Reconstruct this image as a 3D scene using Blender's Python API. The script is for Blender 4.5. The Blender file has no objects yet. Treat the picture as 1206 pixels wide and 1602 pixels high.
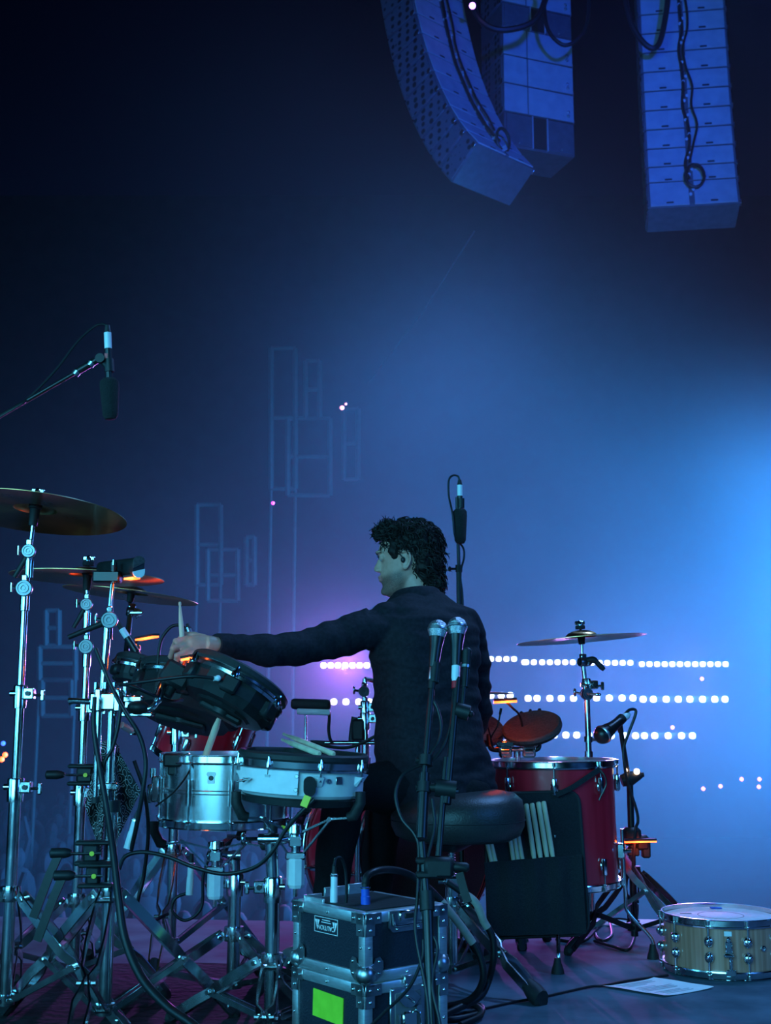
import bpy, bmesh, math, random
from mathutils import Vector, Matrix, Quaternion

random.seed(7)
SC = bpy.context.scene
COL = SC.collection
PI = math.pi

# ------------------------------------------------------------------ camera
F, CX, CY = 1900.0, 603.0, 801.0          # focal length and centre in pixels of the 1206x1602 frame
PITCH = math.radians(9.7)
CAMZ = 0.75
cam = bpy.data.cameras.new('camera')
cam.sensor_fit = 'VERTICAL'
cam.sensor_height = 36.0
cam.lens = 36.0 * F / 1602.0
cam.clip_start, cam.clip_end = 0.05, 300
cam_o = bpy.data.objects.new('camera', cam)
cam_o.location = (0, 0, CAMZ)
cam_o.rotation_euler = (PI / 2 + PITCH, 0, 0)
COL.objects.link(cam_o)
SC.camera = cam_o
cam.dof.use_dof = True
cam.dof.focus_distance = 3.5
cam.dof.aperture_fstop = 9.0


def at(px, py, Y):
    """world point seen at pixel (px, py) at the distance Y in front of the camera"""
    u, v = (px - CX) / F, (CY - py) / F
    c, s = math.cos(PITCH), math.sin(PITCH)
    t = Y / (c - v * s)
    return Vector((u * t, Y, CAMZ + (s + v * c) * t))


def ground(px, py):
    """point on the stage floor seen at a pixel"""
    u, v = (px - CX) / F, (CY - py) / F
    c, s = math.cos(PITCH), math.sin(PITCH)
    t = -CAMZ / (s + v * c)
    return Vector((u * t, (c - v * s) * t, 0))


# ------------------------------------------------------------------ world, light, exposure
SC.view_settings.view_transform = 'Standard'
SC.view_settings.look = 'None'
SC.view_settings.exposure = 0.0
SC.view_settings.gamma = 1.0
SC.view_settings.use_curve_mapping = False
w = bpy.data.worlds.new('night')
w.use_nodes = True
w.node_tree.nodes['Background'].inputs[0].default_value = (0.010, 0.035, 0.30, 1)
w.node_tree.nodes['Background'].inputs[1].default_value = 0.012
SC.world = w


def lamp(kind, name, loc, aim, energy, color, size=0.3, spot=60, blend=1.0, size_y=None):
    L = bpy.data.lights.new(name, kind)
    L.energy = energy
    L.color = color
    if kind == 'AREA':
        L.shape = 'RECTANGLE' if size_y else 'DISK'
        L.size = size
        if size_y:
            L.size_y = size_y
    elif kind == 'SPOT':
        L.spot_size = math.radians(spot)
        L.spot_blend = blend
        L.shadow_soft_size = size
    else:
        L.shadow_soft_size = size
    o = bpy.data.objects.new(name, L)
    o.location = loc
    o.rotation_euler = (Vector(aim) - Vector(loc)).to_track_quat('-Z', 'Y').to_euler()
    COL.objects.link(o)
    return o


# the stage's own washes, all out of the picture: a bank upstage behind the camera, one in each wing,
# and one on the truss over the stage front
lamp('AREA', 'wash_cyan_upstage_offscreen', (-2.8, -3.5, 2.2), (0.0, 3.6, 0.7), 560, (0.12, 0.66, 1.0), 5.2, size_y=3.2)
lamp('AREA', 'wash_cyan_wing_left_offscreen', (-4.6, 1.4, 1.7), (-0.4, 3.5, 0.8), 90, (0.08, 0.58, 1.0), 1.6, size_y=2.2)
lamp('AREA', 'wash_blue_wing_right_offscreen', (4.2, 0.2, 2.4), (0.6, 3.6, 0.5), 80, (0.05, 0.28, 1.0), 1.6, size_y=1.6)
lamp('AREA', 'wash_truss_front_offscreen', (2.4, 5.0, 4.6), (1.1, 3.4, 0.0), 170, (0.16, 0.42, 1.0), 2.0, size_y=0.4)
# the blue-cyan venue light that comes in from the right, and the stage-roof spot on the hanging loudspeakers
lamp('SPOT', 'venue_cyan_right_offscreen', (7.2, 12.5, 2.0), (0.0, 13.0, 1.4), 31000, (0.025, 0.33, 1.0), 0.6, 105)
lamp('SPOT', 'array_blue_roof_offscreen', (2.5, 1.0, 5.0), (2.6, 16.0, 9.0), 9000, (0.01, 0.07, 1.0), 0.3, 30)
# every lamp that stands in the picture carries its own light in its builder


# ------------------------------------------------------------------ materials
MAT = {}


def pmat(name, c1, c2=None, rough=0.5, metal=0.0, scale=20.0, bump=0.0, coat=0.0, rough2=None, emit=None, es=0.0,
         aniso=0.0, detail=3.0, stretch=None, spec=None, sheen=0.0):
    """principled material driven by object-space noise"""
    m = bpy.data.materials.new(name)
    m.use_nodes = True
    nt = m.node_tree
    b = nt.nodes['Principled BSDF']
    c2 = c2 or tuple(min(1, x * 1.25 + 0.002) for x in c1)
    tc = nt.nodes.new('ShaderNodeTexCoord')
    mp = nt.nodes.new('ShaderNodeMapping')
    if stretch:
        mp.inputs['Scale'].default_value = stretch
    nz = nt.nodes.new('ShaderNodeTexNoise')
    nz.inputs['Scale'].default_value = scale
    nz.inputs['Detail'].default_value = detail
    nt.links.new(tc.outputs['Object'], mp.inputs['Vector'])
    nt.links.new(mp.outputs['Vector'], nz.inputs['Vector'])
    rp = nt.nodes.new('ShaderNodeValToRGB')
    rp.color_ramp.elements[0].position, rp.color_ramp.elements[1].position = 0.35, 0.65
    rp.color_ramp.elements[0].color = (*c1, 1)
    rp.color_ramp.elements[1].color = (*c2, 1)
    nt.links.new(nz.outputs['Fac'], rp.inputs['Fac'])
    nt.links.new(rp.outputs['Color'], b.inputs['Base Color'])
    b.inputs['Metallic'].default_value = metal
    b.inputs['Roughness'].default_value = rough
    b.inputs['Coat Weight'].default_value = coat
    b.inputs['Coat Roughness'].default_value = 0.06
    if spec is not None:
        b.inputs['Specular IOR Level'].default_value = spec
    if sheen:
        b.inputs['Sheen Weight'].default_value = sheen
    if aniso:
        b.inputs['Anisotropic'].default_value = aniso
        tg = nt.nodes.new('ShaderNodeTangent')
        tg.direction_type = 'RADIAL'
        tg.axis = 'Z'
        nt.links.new(tg.outputs[0], b.inputs['Tangent'])
    if rough2 is not None:
        mr = nt.nodes.new('ShaderNodeMapRange')
        mr.inputs['To Min'].default_value, mr.inputs['To Max'].default_value = rough, rough2
        nt.links.new(nz.outputs['Fac'], mr.inputs['Value'])
        nt.links.new(mr.outputs['Result'], b.inputs['Roughness'])
    if bump:
        bp = nt.nodes.new('ShaderNodeBump')
        bp.inputs['Strength'].default_value = bump
        bp.inputs['Distance'].default_value = 0.01
        nt.links.new(nz.outputs['Fac'], bp.inputs['Height'])
        nt.links.new(bp.outputs['Normal'], b.inputs['Normal'])
    if emit:
        b.inputs['Emission Color'].default_value = (*emit, 1)
        b.inputs['Emission Strength'].default_value = es
    MAT[name] = m
    return m


pmat('chrome', (0.60, 0.62, 0.64), (0.70, 0.72, 0.74), rough=0.10, rough2=0.24, metal=1, scale=30)
pmat('chrome_dull', (0.40, 0.42, 0.45), (0.52, 0.54, 0.56), rough=0.25, rough2=0.42, metal=1, scale=40)
pmat('steel_shell', (0.78, 0.80, 0.82), (0.86, 0.88, 0.9), rough=0.20, rough2=0.30, metal=1, scale=8, stretch=(1, 1, 0.2))
pmat('black_plastic', (0.008, 0.009, 0.010), rough=0.5, scale=60, spec=0.35)
pmat('black_metal', (0.007, 0.007, 0.009), rough=0.34, scale=60, spec=0.4)
pmat('black_rubber', (0.008, 0.008, 0.009), rough=0.65, scale=80, bump=0.1)
pmat('cable', (0.006, 0.006, 0.008), rough=0.45, scale=60, spec=0.35)
pmat('foam', (0.006, 0.006, 0.007), (0.014, 0.014, 0.015), rough=0.95, scale=400, bump=0.6)
pmat('bronze', (0.55, 0.26, 0.10), (0.70, 0.36, 0.15), rough=0.24, rough2=0.34, metal=1, scale=14, aniso=0.8)
pmat('red_lacquer', (0.46, 0.008, 0.020), (0.58, 0.016, 0.035), rough=0.3, scale=5, coat=1.0, stretch=(6, 6, 0.3))
pmat('pad_white', (0.62, 0.66, 0.68), (0.72, 0.75, 0.76), rough=0.35, scale=30)
pmat('mesh_black', (0.014, 0.014, 0.016), (0.028, 0.028, 0.03), rough=0.7, scale=300, bump=0.2)
pmat('rubber_pad', (0.035, 0.028, 0.028), (0.06, 0.05, 0.05), rough=0.6, scale=120, bump=0.3)
pmat('drum_head', (0.70, 0.70, 0.68), (0.80, 0.80, 0.78), rough=0.55, scale=60, bump=0.1)
pmat('wood_stick', (0.62, 0.50, 0.34), (0.74, 0.62, 0.44), rough=0.5, scale=40, stretch=(1, 1, 0.1))
pmat('snare_wood', (0.40, 0.16, 0.10), (0.58, 0.27, 0.19), rough=0.3, scale=10, coat=0.7, stretch=(9, 9, 0.15), detail=5)
pmat('nylon_black', (0.010, 0.010, 0.013), (0.02, 0.02, 0.024), rough=0.8, scale=300, bump=0.3, spec=0.25)
pmat('vinyl', (0.025, 0.024, 0.024), (0.035, 0.034, 0.034), rough=0.42, scale=200, bump=0.15)
pmat('aluminium', (0.62, 0.64, 0.66), (0.72, 0.74, 0.76), rough=0.34, rough2=0.5, metal=0.9, scale=50, stretch=(1, 1, 8))
pmat('case_board', (0.010, 0.012, 0.022), (0.016, 0.018, 0.03), rough=0.45, scale=250, bump=0.2)
pmat('tape_green', (0.30, 0.62, 0.02), (0.36, 0.70, 0.03), rough=0.6, scale=40)
pmat('tape_yellow', (0.62, 0.60, 0.02), (0.70, 0.66, 0.04), rough=0.5, scale=40)
pmat('paper', (0.80, 0.80, 0.80), (0.86, 0.86, 0.86), rough=0.8, scale=30)
pmat('ink', (0.05, 0.05, 0.06), rough=0.8)
pmat('label_white', (0.7, 0.7, 0.7), rough=0.6)
pmat('blue_plastic', (0.02, 0.08, 0.5), rough=0.4)
pmat('red_plastic', (0.5, 0.01, 0.02), rough=0.4)
pmat('grille_steel', (0.52, 0.54, 0.56), (0.7, 0.7, 0.72), rough=0.34, metal=1, scale=500, bump=0.4)
pmat('rug', (0.009, 0.009, 0.011), (0.018, 0.018, 0.021), rough=0.95, scale=35, bump=0.4, spec=0.15)
pmat('disc_metal', (0.20, 0.22, 0.24), (0.26, 0.28, 0.30), rough=0.32, metal=1, scale=40)
pmat('stage_floor', (0.055, 0.085, 0.115), (0.11, 0.155, 0.20), rough=0.75, rough2=0.95, scale=6, bump=0.25, detail=8, spec=0.1)
pmat('edge_white', (0.7, 0.7, 0.7), rough=0.6)
pmat('ground_dark', (0.014, 0.015, 0.018), rough=0.95, scale=2, spec=0.2)
pmat('crowd_dark', (0.012, 0.012, 0.014), (0.05, 0.03, 0.035), rough=0.95, scale=1.3, spec=0.2)
pmat('array_rear', (0.40, 0.41, 0.43), (0.48, 0.49, 0.5), rough=0.55, scale=6)
pmat('array_dark', (0.03, 0.03, 0.035), rough=0.6, scale=10)
pmat('array_mid', (0.10, 0.10, 0.11), rough=0.6, scale=10)
pmat('scaffold', (0.045, 0.045, 0.045), rough=0.6, scale=10)
pmat('lens_white', (0.9, 0.9, 0.9), rough=0.3, emit=(1.0, 0.84, 0.88), es=3.2)
pmat('lens_hot', (0.9, 0.9, 0.9), rough=0.3, emit=(1.0, 0.78, 1.0), es=16)
pmat('lens_pink', (0.9, 0.5, 0.5), rough=0.3, emit=(1.0, 0.25, 0.35), es=4)
pmat('lens_magenta', (0.9, 0.2, 0.7), rough=0.3, emit=(0.9, 0.04, 0.75), es=4)
pmat('lens_violet', (0.5, 0.3, 0.9), rough=0.3, emit=(0.45, 0.20, 1.0), es=8)
pmat('lens_orange', (0.9, 0.4, 0.1), rough=0.3, emit=(1.0, 0.065, 0.008), es=8)
pmat('lens_warm', (0.9, 0.7, 0.5), rough=0.3, emit=(1.0, 0.62, 0.35), es=9)
pmat('lens_blue', (0.1, 0.2, 0.9), rough=0.3, emit=(0.03, 0.10, 1.0), es=4)
pmat('skin', (0.42, 0.22, 0.16), (0.50, 0.28, 0.21), rough=0.5, scale=40)
pmat('hair', (0.006, 0.004, 0.004), (0.013, 0.008, 0.007), rough=0.6, scale=60, spec=0.2)
pmat('shirt', (0.009, 0.008, 0.012), (0.016, 0.014, 0.020), rough=0.8, scale=90, bump=0.1, spec=0.2)
pmat('trousers', (0.005, 0.005, 0.006), (0.008, 0.008, 0.010), rough=0.85, scale=120, bump=0.2, spec=0.2)
pmat('shoe_grey', (0.10, 0.10, 0.11), (0.16, 0.16, 0.17), rough=0.7, scale=60)


# perforated front grille of the line arrays
def perforated():
    m = pmat('array_grille', (0.03, 0.03, 0.035), rough=0.6)
    nt = m.node_tree
    b = nt.nodes['Principled BSDF']
    tc = nt.nodes.new('ShaderNodeTexCoord')
    vo = nt.nodes.new('ShaderNodeTexVoronoi')
    vo.inputs['Scale'].default_value = 9.0
    vo.inputs['Randomness'].default_value = 0.25
    rp = nt.nodes.new('ShaderNodeValToRGB')
    rp.color_ramp.elements[0].position, rp.color_ramp.elements[1].position = 0.30, 0.42
    rp.color_ramp.elements[0].color = (0.004, 0.004, 0.006, 1)
    rp.color_ramp.elements[1].color = (0.14, 0.14, 0.16, 1)
    nt.links.new(tc.outputs['Object'], vo.inputs['Vector'])
    nt.links.new(vo.outputs['Distance'], rp.inputs['Fac'])
    nt.links.new(rp.outputs['Color'], b.inputs['Base Color'])


perforated()


# black bandana with a pale paisley print
def paisley():
    m = pmat('bandana', (0.01, 0.01, 0.012), rough=0.85)
    nt = m.node_tree
    b = nt.nodes['Principled BSDF']
    tc = nt.nodes.new('ShaderNodeTexCoord')
    vo = nt.nodes.new('ShaderNodeTexVoronoi')
    vo.inputs['Scale'].default_value = 42.0
    ma = nt.nodes.new('ShaderNodeMath')
    ma.operation = 'MULTIPLY'
    ma.inputs[1].default_value = 26.0
    si = nt.nodes.new('ShaderNodeMath')
    si.operation = 'SINE'
    rp = nt.nodes.new('ShaderNodeValToRGB')
    rp.color_ramp.elements[0].position, rp.color_ramp.elements[1].position = 0.72, 0.9
    rp.color_ramp.elements[0].color = (0.008, 0.008, 0.01, 1)
    rp.color_ramp.elements[1].color = (0.42, 0.42, 0.42, 1)
    nt.links.new(tc.outputs['Object'], vo.inputs['Vector'])
    nt.links.new(vo.outputs['Distance'], ma.inputs[0])
    nt.links.new(ma.outputs[0], si.inputs[0])
    nt.links.new(si.outputs[0], rp.inputs['Fac'])
    nt.links.new(rp.outputs['Color'], b.inputs['Base Color'])


paisley()


# ------------------------------------------------------------------ mesh helpers
def frame(o, z, xh=(1, 0, 0)):
    """matrix whose local Z is z, local X close to xh, origin o"""
    z = Vector(z).normalized()
    x = Vector(xh)
    x = x - z * x.dot(z)
    if x.length < 1e-5:
        x = z.orthogonal()
    x.normalize()
    y = z.cross(x)
    M = Matrix((x, y, z)).transposed().to_4x4()
    M.translation = Vector(o)
    return M


def spline(pts, n=6, closed=False):
    """Catmull-Rom through the points"""
    P = [Vector(p) for p in pts]
    out = []
    m = len(P)
    for i in range(m if closed else m - 1):
        p1, p2 = P[i], P[(i + 1) % m]
        p0 = P[i - 1] if (closed or i > 0) else p1 * 2 - p2
        p3 = P[(i + 2) % m] if (closed or i + 2 < m) else p2 * 2 - p1
        for k in range(n):
            t = k / n
            out.append(0.5 * ((2 * p1) + (p2 - p0) * t + (2 * p0 - 5 * p1 + 4 * p2 - p3) * t * t
                              + (3 * p1 - p0 - 3 * p2 + p3) * t ** 3))
    if not closed:
        out.append(P[-1])
    return out


_boxes = {}


class MB:
    def __init__(self):
        self.v, self.f = [], []

    def add(self, vs, fs, M=None):
        n = len(self.v)
        self.v.extend([(M @ Vector(p)) if M is not None else Vector(p) for p in vs])
        self.f.extend([tuple(i + n for i in q) for q in fs])
        return self

    def box(self, size, M=None, bevel=0.0, seg=1):
        if not isinstance(M, Matrix):
            M = Matrix.Translation(Vector(M if M is not None else (0, 0, 0)))
        key = (tuple(round(s, 5) for s in size), round(bevel, 5), seg)
        if key not in _boxes:
            bm = bmesh.new()
            bmesh.ops.create_cube(bm, size=1.0)
            for v in bm.verts:
                v.co = Vector((v.co.x * size[0], v.co.y * size[1], v.co.z * size[2]))
            if bevel > 0:
                bmesh.ops.bevel(bm, geom=list(bm.edges), offset=min(bevel, 0.49 * min(size)), segments=seg,
                                profile=0.5, affect='EDGES')
            bm.verts.index_update()
            _boxes[key] = ([v.co.copy() for v in bm.verts], [tuple(v.index for v in f.verts) for f in bm.faces])
            bm.free()
        return self.add(*_boxes[key], M)

    def tube(self, pts, r, n=10, closed=False, caps=True, flat=1.0, up=None):
        P = [Vector(p) for p in pts]
        m = len(P)
        R = r if isinstance(r, (list, tuple)) else [r] * m
        base = len(self.v)
        nrm = None
        for i in range(m):
            if closed:
                t = P[(i + 1) % m] - P[i - 1]
            elif i == 0:
                t = P[1] - P[0]
            elif i == m - 1:
                t = P[-1] - P[-2]
            else:
                t = (P[i + 1] - P[i]).normalized() + (P[i] - P[i - 1]).normalized()
            if t.length < 1e-9:
                t = Vector((0, 0, 1))
            t.normalize()
            if nrm is None:
                nrm = Vector(up) if up is not None else t.orthogonal()
            nrm = nrm - t * nrm.dot(t)
            if nrm.length < 1e-6:
                nrm = t.orthogonal()
            nrm.normalize()
            b = t.cross(nrm)
            for k in range(n):
                a = 2 * PI * k / n
                self.v.append(P[i] + nrm * (math.cos(a) * R[i]) + b * (math.sin(a) * R[i] * flat))
        for i in range(m if closed else m - 1):
            j = (i + 1) % m
            for k in range(n):
                k2 = (k + 1) % n
                self.f.append((base + i * n + k, base + i * n + k2, base + j * n + k2, base + j * n + k))
        if caps and not closed:
            self.f.append(tuple(base + k for k in range(n))[::-1])
            self.f.append(tuple(base + (m - 1) * n + k for k in range(n)))
        return self

    def cyl(self, a, b, r, n=14, r2=None):
        return self.tube([a, b], [r, r if r2 is None else r2], n)

    def lathe(self, prof, M=None, n=32, closed=False):
        base = len(self.v)
        M = M if M is not None else Matrix.Identity(4)
        rows = []
        for (r, z) in prof:
            if r < 1e-6:
                rows.append([len(self.v)])
                self.v.append(M @ Vector((0, 0, z)))
            else:
                rows.append(list(range(len(self.v), len(self.v) + n)))
                for k in range(n):
                    a = 2 * PI * k / n
                    self.v.append(M @ Vector((r * math.cos(a), r * math.sin(a), z)))
        pairs = list(zip(rows, rows[1:]))
        if closed:
            pairs.append((rows[-1], rows[0]))
        for A, B in pairs:
            if len(A) == 1 and len(B) == 1:
                continue
            for k in range(n):
                k2 = (k + 1) % n
                if len(A) == 1:
                    self.f.append((A[0], B[k2], B[k]))
                elif len(B) == 1:
                    self.f.append((A[k], A[k2], B[0]))
                else:
                    self.f.append((A[k], A[k2], B[k2], B[k]))
        return self

    def ball(self, c, r, M=None, nu=16, nv=10):
        r = r if isinstance(r, (tuple, list)) else (r, r, r)
        Mx = (Matrix.Translation(Vector(c)) if M is None else M @ Matrix.Translation(Vector(c))) @ Matrix.Diagonal((*r, 1))
        prof = [(math.sin(PI * i / nv), -math.cos(PI * i / nv)) for i in range(nv + 1)]
        prof[0], prof[-1] = (0, -1), (0, 1)
        return self.lathe(prof, Mx, nu)

    def strap(self, pts, side, w, t):
        """flat bar: width w along 'side', thickness t across"""
        P = [Vector(p) for p in pts]
        S = Vector(side).normalized()
        base = len(self.v)
        for i, p in enumerate(P):
            d = (P[min(i + 1, len(P) - 1)] - P[max(i - 1, 0)]).normalized()
            s = (S - d * S.dot(d)).normalized()
            q = d.cross(s)
            for a, b in ((-1, -1), (1, -1), (1, 1), (-1, 1)):
                self.v.append(p + s * (a * w / 2) + q * (b * t / 2))
        for i in range(len(P) - 1):
            for k in range(4):
                k2 = (k + 1) % 4
                self.f.append((base + i * 4 + k, base + i * 4 + k2, base + i * 4 + 4 + k2, base + i * 4 + 4 + k))
        self.f.append((base + 3, base + 2, base + 1, base))
        e = base + 4 * (len(P) - 1)
        self.f.append((e, e + 1, e + 2, e + 3))
        return self

    def prism(self, outline, h, M=None):
        n = len(outline)
        vs = [(x, y, 0) for x, y in outline] + [(x, y, h) for x, y in outline]
        fs = [tuple(range(n))[::-1], tuple(range(n, 2 * n))]
        fs += [(k, (k + 1) % n, n + (k + 1) % n, n + k) for k in range(n)]
        return self.add(vs, fs, M)

    def build(self, name, mat, parent=None, sharp=38, smooth=True):
        me = bpy.data.meshes.new(name)
        org = world_origin(parent) if parent is not None else None
        if org is None:
            xs = [p.x for p in self.v]
            ys = [p.y for p in self.v]
            org = Vector(((min(xs) + max(xs)) / 2, (min(ys) + max(ys)) / 2, min(p.z for p in self.v)))
        me.from_pydata([tuple(p - org) for p in self.v], [], self.f)
        me.materials.append(MAT[mat] if isinstance(mat, str) else mat)
        bm = bmesh.new()
        bm.from_mesh(me)
        bmesh.ops.recalc_face_normals(bm, faces=bm.faces)
        bm.to_mesh(me)
        bm.free()
        if smooth:
            me.polygons.foreach_set('use_smooth', [True] * len(me.polygons))
            me.set_sharp_from_angle(angle=math.radians(sharp))
        o = bpy.data.objects.new(name, me)
        COL.objects.link(o)
        if parent is not None:
            o.parent = parent
        else:
            o.location = org
        return o


def world_origin(o):
    p = Vector((0, 0, 0))
    while o is not None:
        p = p + o.location
        o = o.parent
    return p


def tag(o, label=None, cat=None, group=None, kind=None):
    if label:
        o['label'] = label
    if cat:
        o['category'] = cat
    if group:
        o['group'] = group
    if kind:
        o['kind'] = kind
    return o


def thing(name, loc, label, cat, group=None):
    o = bpy.data.objects.new(name, None)
    o.empty_display_size = 0.05
    o.location = loc
    COL.objects.link(o)
    return tag(o, label, cat, group)


def part(name, mat, parent, fn, **kw):
    m = MB()
    fn(m)
    return m.build(name, mat, parent, **kw)


def copy_part(o, parent, loc=None, M=None):
    c = o.copy()
    COL.objects.link(c)
    c.parent = parent
    if M is not None:
        c.matrix_local = M
    elif loc is not None:
        c.location = loc
    return c

# ------------------------------------------------------------------ the setting
STAGE_END = 4.62


def slab(name, corners, z0, z1, mat, kind='structure'):
    m = MB()
    n = len(corners)
    m.prism([(x, y) for x, y in corners], z1 - z0, Matrix.Translation((0, 0, z0)))
    o = m.build(name, mat, smooth=False)
    o['kind'] = kind
    return o


eL, eR = ground(-900, 1420), ground(2100, 1466)
slab('floor', [(eL.x, -2.5), (eR.x, -2.5), (eR.x, eR.y), (eL.x, eL.y)], -0.12, 0.0, 'stage_floor')
eM, eN = eL.lerp(eR, 0.60), eL.lerp(eR, 0.80)
slab('trim_1', [(eM.x, eM.y), (eN.x, eN.y), (eN.x, eN.y + 0.14), (eM.x, eM.y + 0.14)], -0.12, 0.004, 'edge_white')
slab('stage_fascia', [(eL.x, eL.y + 0.02), (eR.x, eR.y + 0.02), (eR.x, eR.y + 0.12), (eL.x, eL.y + 0.12)], -2.6, -0.122, 'array_dark')
slab('wall_back_added', [(-30, 36), (30, 36), (30, 36.3), (-30, 36.3)], -2.7, 17.0, 'ground_dark')  # added wall, not seen in the venue; keeps the far background dark
slab('ground', [(-40, 4.9), (40, 4.9), (40, 70), (-40, 70)], -2.7, -2.6, 'ground_dark')

# audience in the dark pit below the stage
rng = random.Random(3)
m = MB()
for row in range(16):
    Y = 10.5 + row * 1.1
    for k in range(34):
        x = -9.5 + k * 0.56 + rng.uniform(-0.18, 0.18) + (row % 2) * 0.25
        if x > -0.6:
            continue
        top = -2.6 + rng.uniform(1.58, 1.85)
        y = Y + rng.uniform(-0.2, 0.2)
        m.ball((x, y, top - 0.13), (0.085, 0.10, 0.13), nu=8, nv=6)
        m.ball((x, y, top - 0.52), (0.24, 0.14, 0.30), nu=8, nv=6)
        if rng.random() < 0.12:
            s = rng.choice((-1, 1))
            m.tube([(x + s * 0.2, y, top - 0.35), (x + s * 0.28, y - 0.05, top - 0.05), (x + s * 0.2, y - 0.05, top + 0.25)], [0.05, 0.045, 0.03], 6)
o = m.build('crowd', 'crowd_dark')
tag(o, 'dark standing crowd of people in front of the stage', 'crowd', kind='stuff')


# ------------------------------------------------------------------ line arrays
def line_array(name, label, rear_top, yaw, width, depth, boxes, style):
    n = Vector((math.sin(yaw), -math.cos(yaw), 0))          # rear faces look along n
    xr = Vector((math.cos(yaw), math.sin(yaw), 0))
    root = thing(name, rear_top, label, 'loudspeaker', 'hanging loudspeaker arrays')
    p = Vector(rear_top)
    for h, tilt, kind in boxes:
        a = math.radians(tilt)
        d = (n * math.sin(a) - Vector((0, 0, math.cos(a)))).normalized()
        fn = (n * math.cos(a) + Vector((0, 0, math.sin(a)))).normalized()
        c = p + d * (h / 2)
        R = Matrix((xr, -fn, -d)).transposed().to_4x4()      # local x right, y into the box, z up
        R.translation = c
        T = lambda x, y, z: R @ Matrix.Translation((x, y, z))
        cab = MB().box((width, depth, h - 0.014), T(0, depth / 2, 0), 0.012).build('cabinet', 'array_mid', root)
        if kind == 'port':
            for s in (-1, 1):
                MB().box((width * 0.36, 0.03, h - 0.05), T(s * width * 0.29, -0.004, 0), 0.006).build('front_panel', 'array_mid', cab)
                MB().box((0.02, 0.05, h - 0.02), T(s * width * 0.105, -0.006, 0), 0.004).build('port_edge', 'array_rear', cab)
                MB().ball((0, 0, 0), 0.02, T(s * width * 0.3, -0.025, -h * 0.38), 8, 6).build('latch', 'chrome_dull', cab)
            MB().box((width * 0.19, 0.02, h - 0.05), T(0, 0.0, 0)).build('port', 'black_rubber', cab)
        else:
            split = -0.16 if style == 'sub' else (0.02 if style == 'left' else -0.02)
            wl = width * (0.5 + split) - 0.02
            wr = width * (0.5 - split) - 0.02
            gap = 0.0 if style == 'sub' else 0.05
            for x, ww in ((-width / 2 + 0.01 + wl / 2, wl - gap), (width / 2 - 0.01 - wr / 2, wr - gap)):
                MB().box((ww, 0.02, h - 0.028), T(x, -0.008, 0), 0.004).build('rear_panel', 'array_rear', cab)
            xs = width * split
            if style != 'sub':
                MB().box((0.09, 0.03, h - 0.05), T(xs, -0.002, 0), 0.004).build('connector_plate', 'array_mid', cab)
                for q in (-1, 1):
                    MB().cyl(T(xs + 0.02 * q, -0.02, 0.04 * q) @ Vector((0, 0, 0)), T(xs + 0.02 * q, -0.075, 0.04 * q - 0.03) @ Vector((0, 0, 0)), 0.022, 8).build('connector', 'array_rear', cab)
                    MB().box((0.10, 0.02, 0.03), T(xs + q * width * 0.24, -0.014, -h * 0.36), 0.006).build('handle', 'array_dark', cab)
            else:
                for q in (-1, 1):
                    MB().ball((0, 0, 0), 0.026, T(width * 0.41, -0.02, -h * 0.22 + q * 0.035), 8, 6).build('latch', 'chrome_dull', cab)
            MB().box((0.012, depth * 0.9, h - 0.05), T(-width / 2 - 0.004, depth * 0.5, 0)).build('side_grille', 'array_grille', cab)
            for q in (-1, 1):
                MB().box((0.02, 0.07, 0.07), T(q * (width / 2 + 0.006), 0.05, -h * 0.4), 0.004).build('rigging_plate', 'chrome_dull', cab)
        p = p + d * h
    # underside plate of the lowest cabinet
    MB().box((width * 0.98, depth * 0.96, 0.012), R @ Matrix.Translation((0, depth / 2, -h / 2 + 0.002)), 0.003).build('bottom_plate', 'array_mid', root)
    # a cable run down the middle of the rear faces
    if style != 'sub':
        q = Vector(rear_top)
        pts = []
        for h, tilt, kind in boxes:
            a = math.radians(tilt)
            d = (n * math.sin(a) - Vector((0, 0, math.cos(a)))).normalized()
            fn = (n * math.cos(a) + Vector((0, 0, math.sin(a)))).normalized()
            pts.append(q + fn * 0.06 + xr * (width * (0.02 if style == 'left' else -0.02) + rng.uniform(-0.07, 0.02)))
            q = q + d * h
        MB().tube(spline(pts, 4), 0.022, 6).build('signal_cable', 'cable', root)
        pts2 = [x + xr * rng.uniform(0.05, 0.14) + n * 0.03 for x in pts[:-1]]
        MB().tube(spline(pts2, 4), 0.016, 6).build('power_cable', 'cable', root)
        c0 = pts[-1] + xr * 0.06
        MB().tube([c0 + xr * (0.13 * math.cos(a)) + Vector((0, -0.05 - 0.02 * a / 6, 0.17 * math.sin(a))) for a in [k * 0.5 for k in range(26)]], 0.02, 6).build('cable_coil', 'cable', root)
    return root


tl = [9, 10, 11, 12, 13.5, 15.5, 18, 21, 24, 27, 30, 34, 38]
line_array('line_array', 'curved line array with perforated side grille and coiled cables, bent like a hook', at(668, -110, 16.5), math.radians(42), 1.16, 0.62,
           [(0.36, t, 'full') for t in tl[:-3]] + [(0.31, 31, 'full'), (0.27, 35, 'full'), (0.33, 39, 'full')], 'left')
tr = [2, 2.5, 3, 3.5, 4, 4.5, 5, 6, 7, 8, 10, 12, 14]
line_array('line_array', 'tall line array with a wide plain underside and a straight run of connectors', at(1062, -70, 16.2), math.radians(-8), 1.24, 0.55,
           [(0.315, t, 'full') for t in tr[:-3]] + [(0.30, 9, 'full'), (0.26, 12, 'full'), (0.42, 15, 'full')], 'right')
line_array('subwoofer_array', 'straight hanging column of loudspeakers with dark ported boxes at its foot', at(836, -150, 17.6), math.radians(20), 1.22, 0.8,
           [(0.46, 0, 'full')] * 4 + [(0.42, 0, 'port')] + [(0.475, 0, 'full')] * 3 + [(0.56, 0, 'port')], 'sub')

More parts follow.
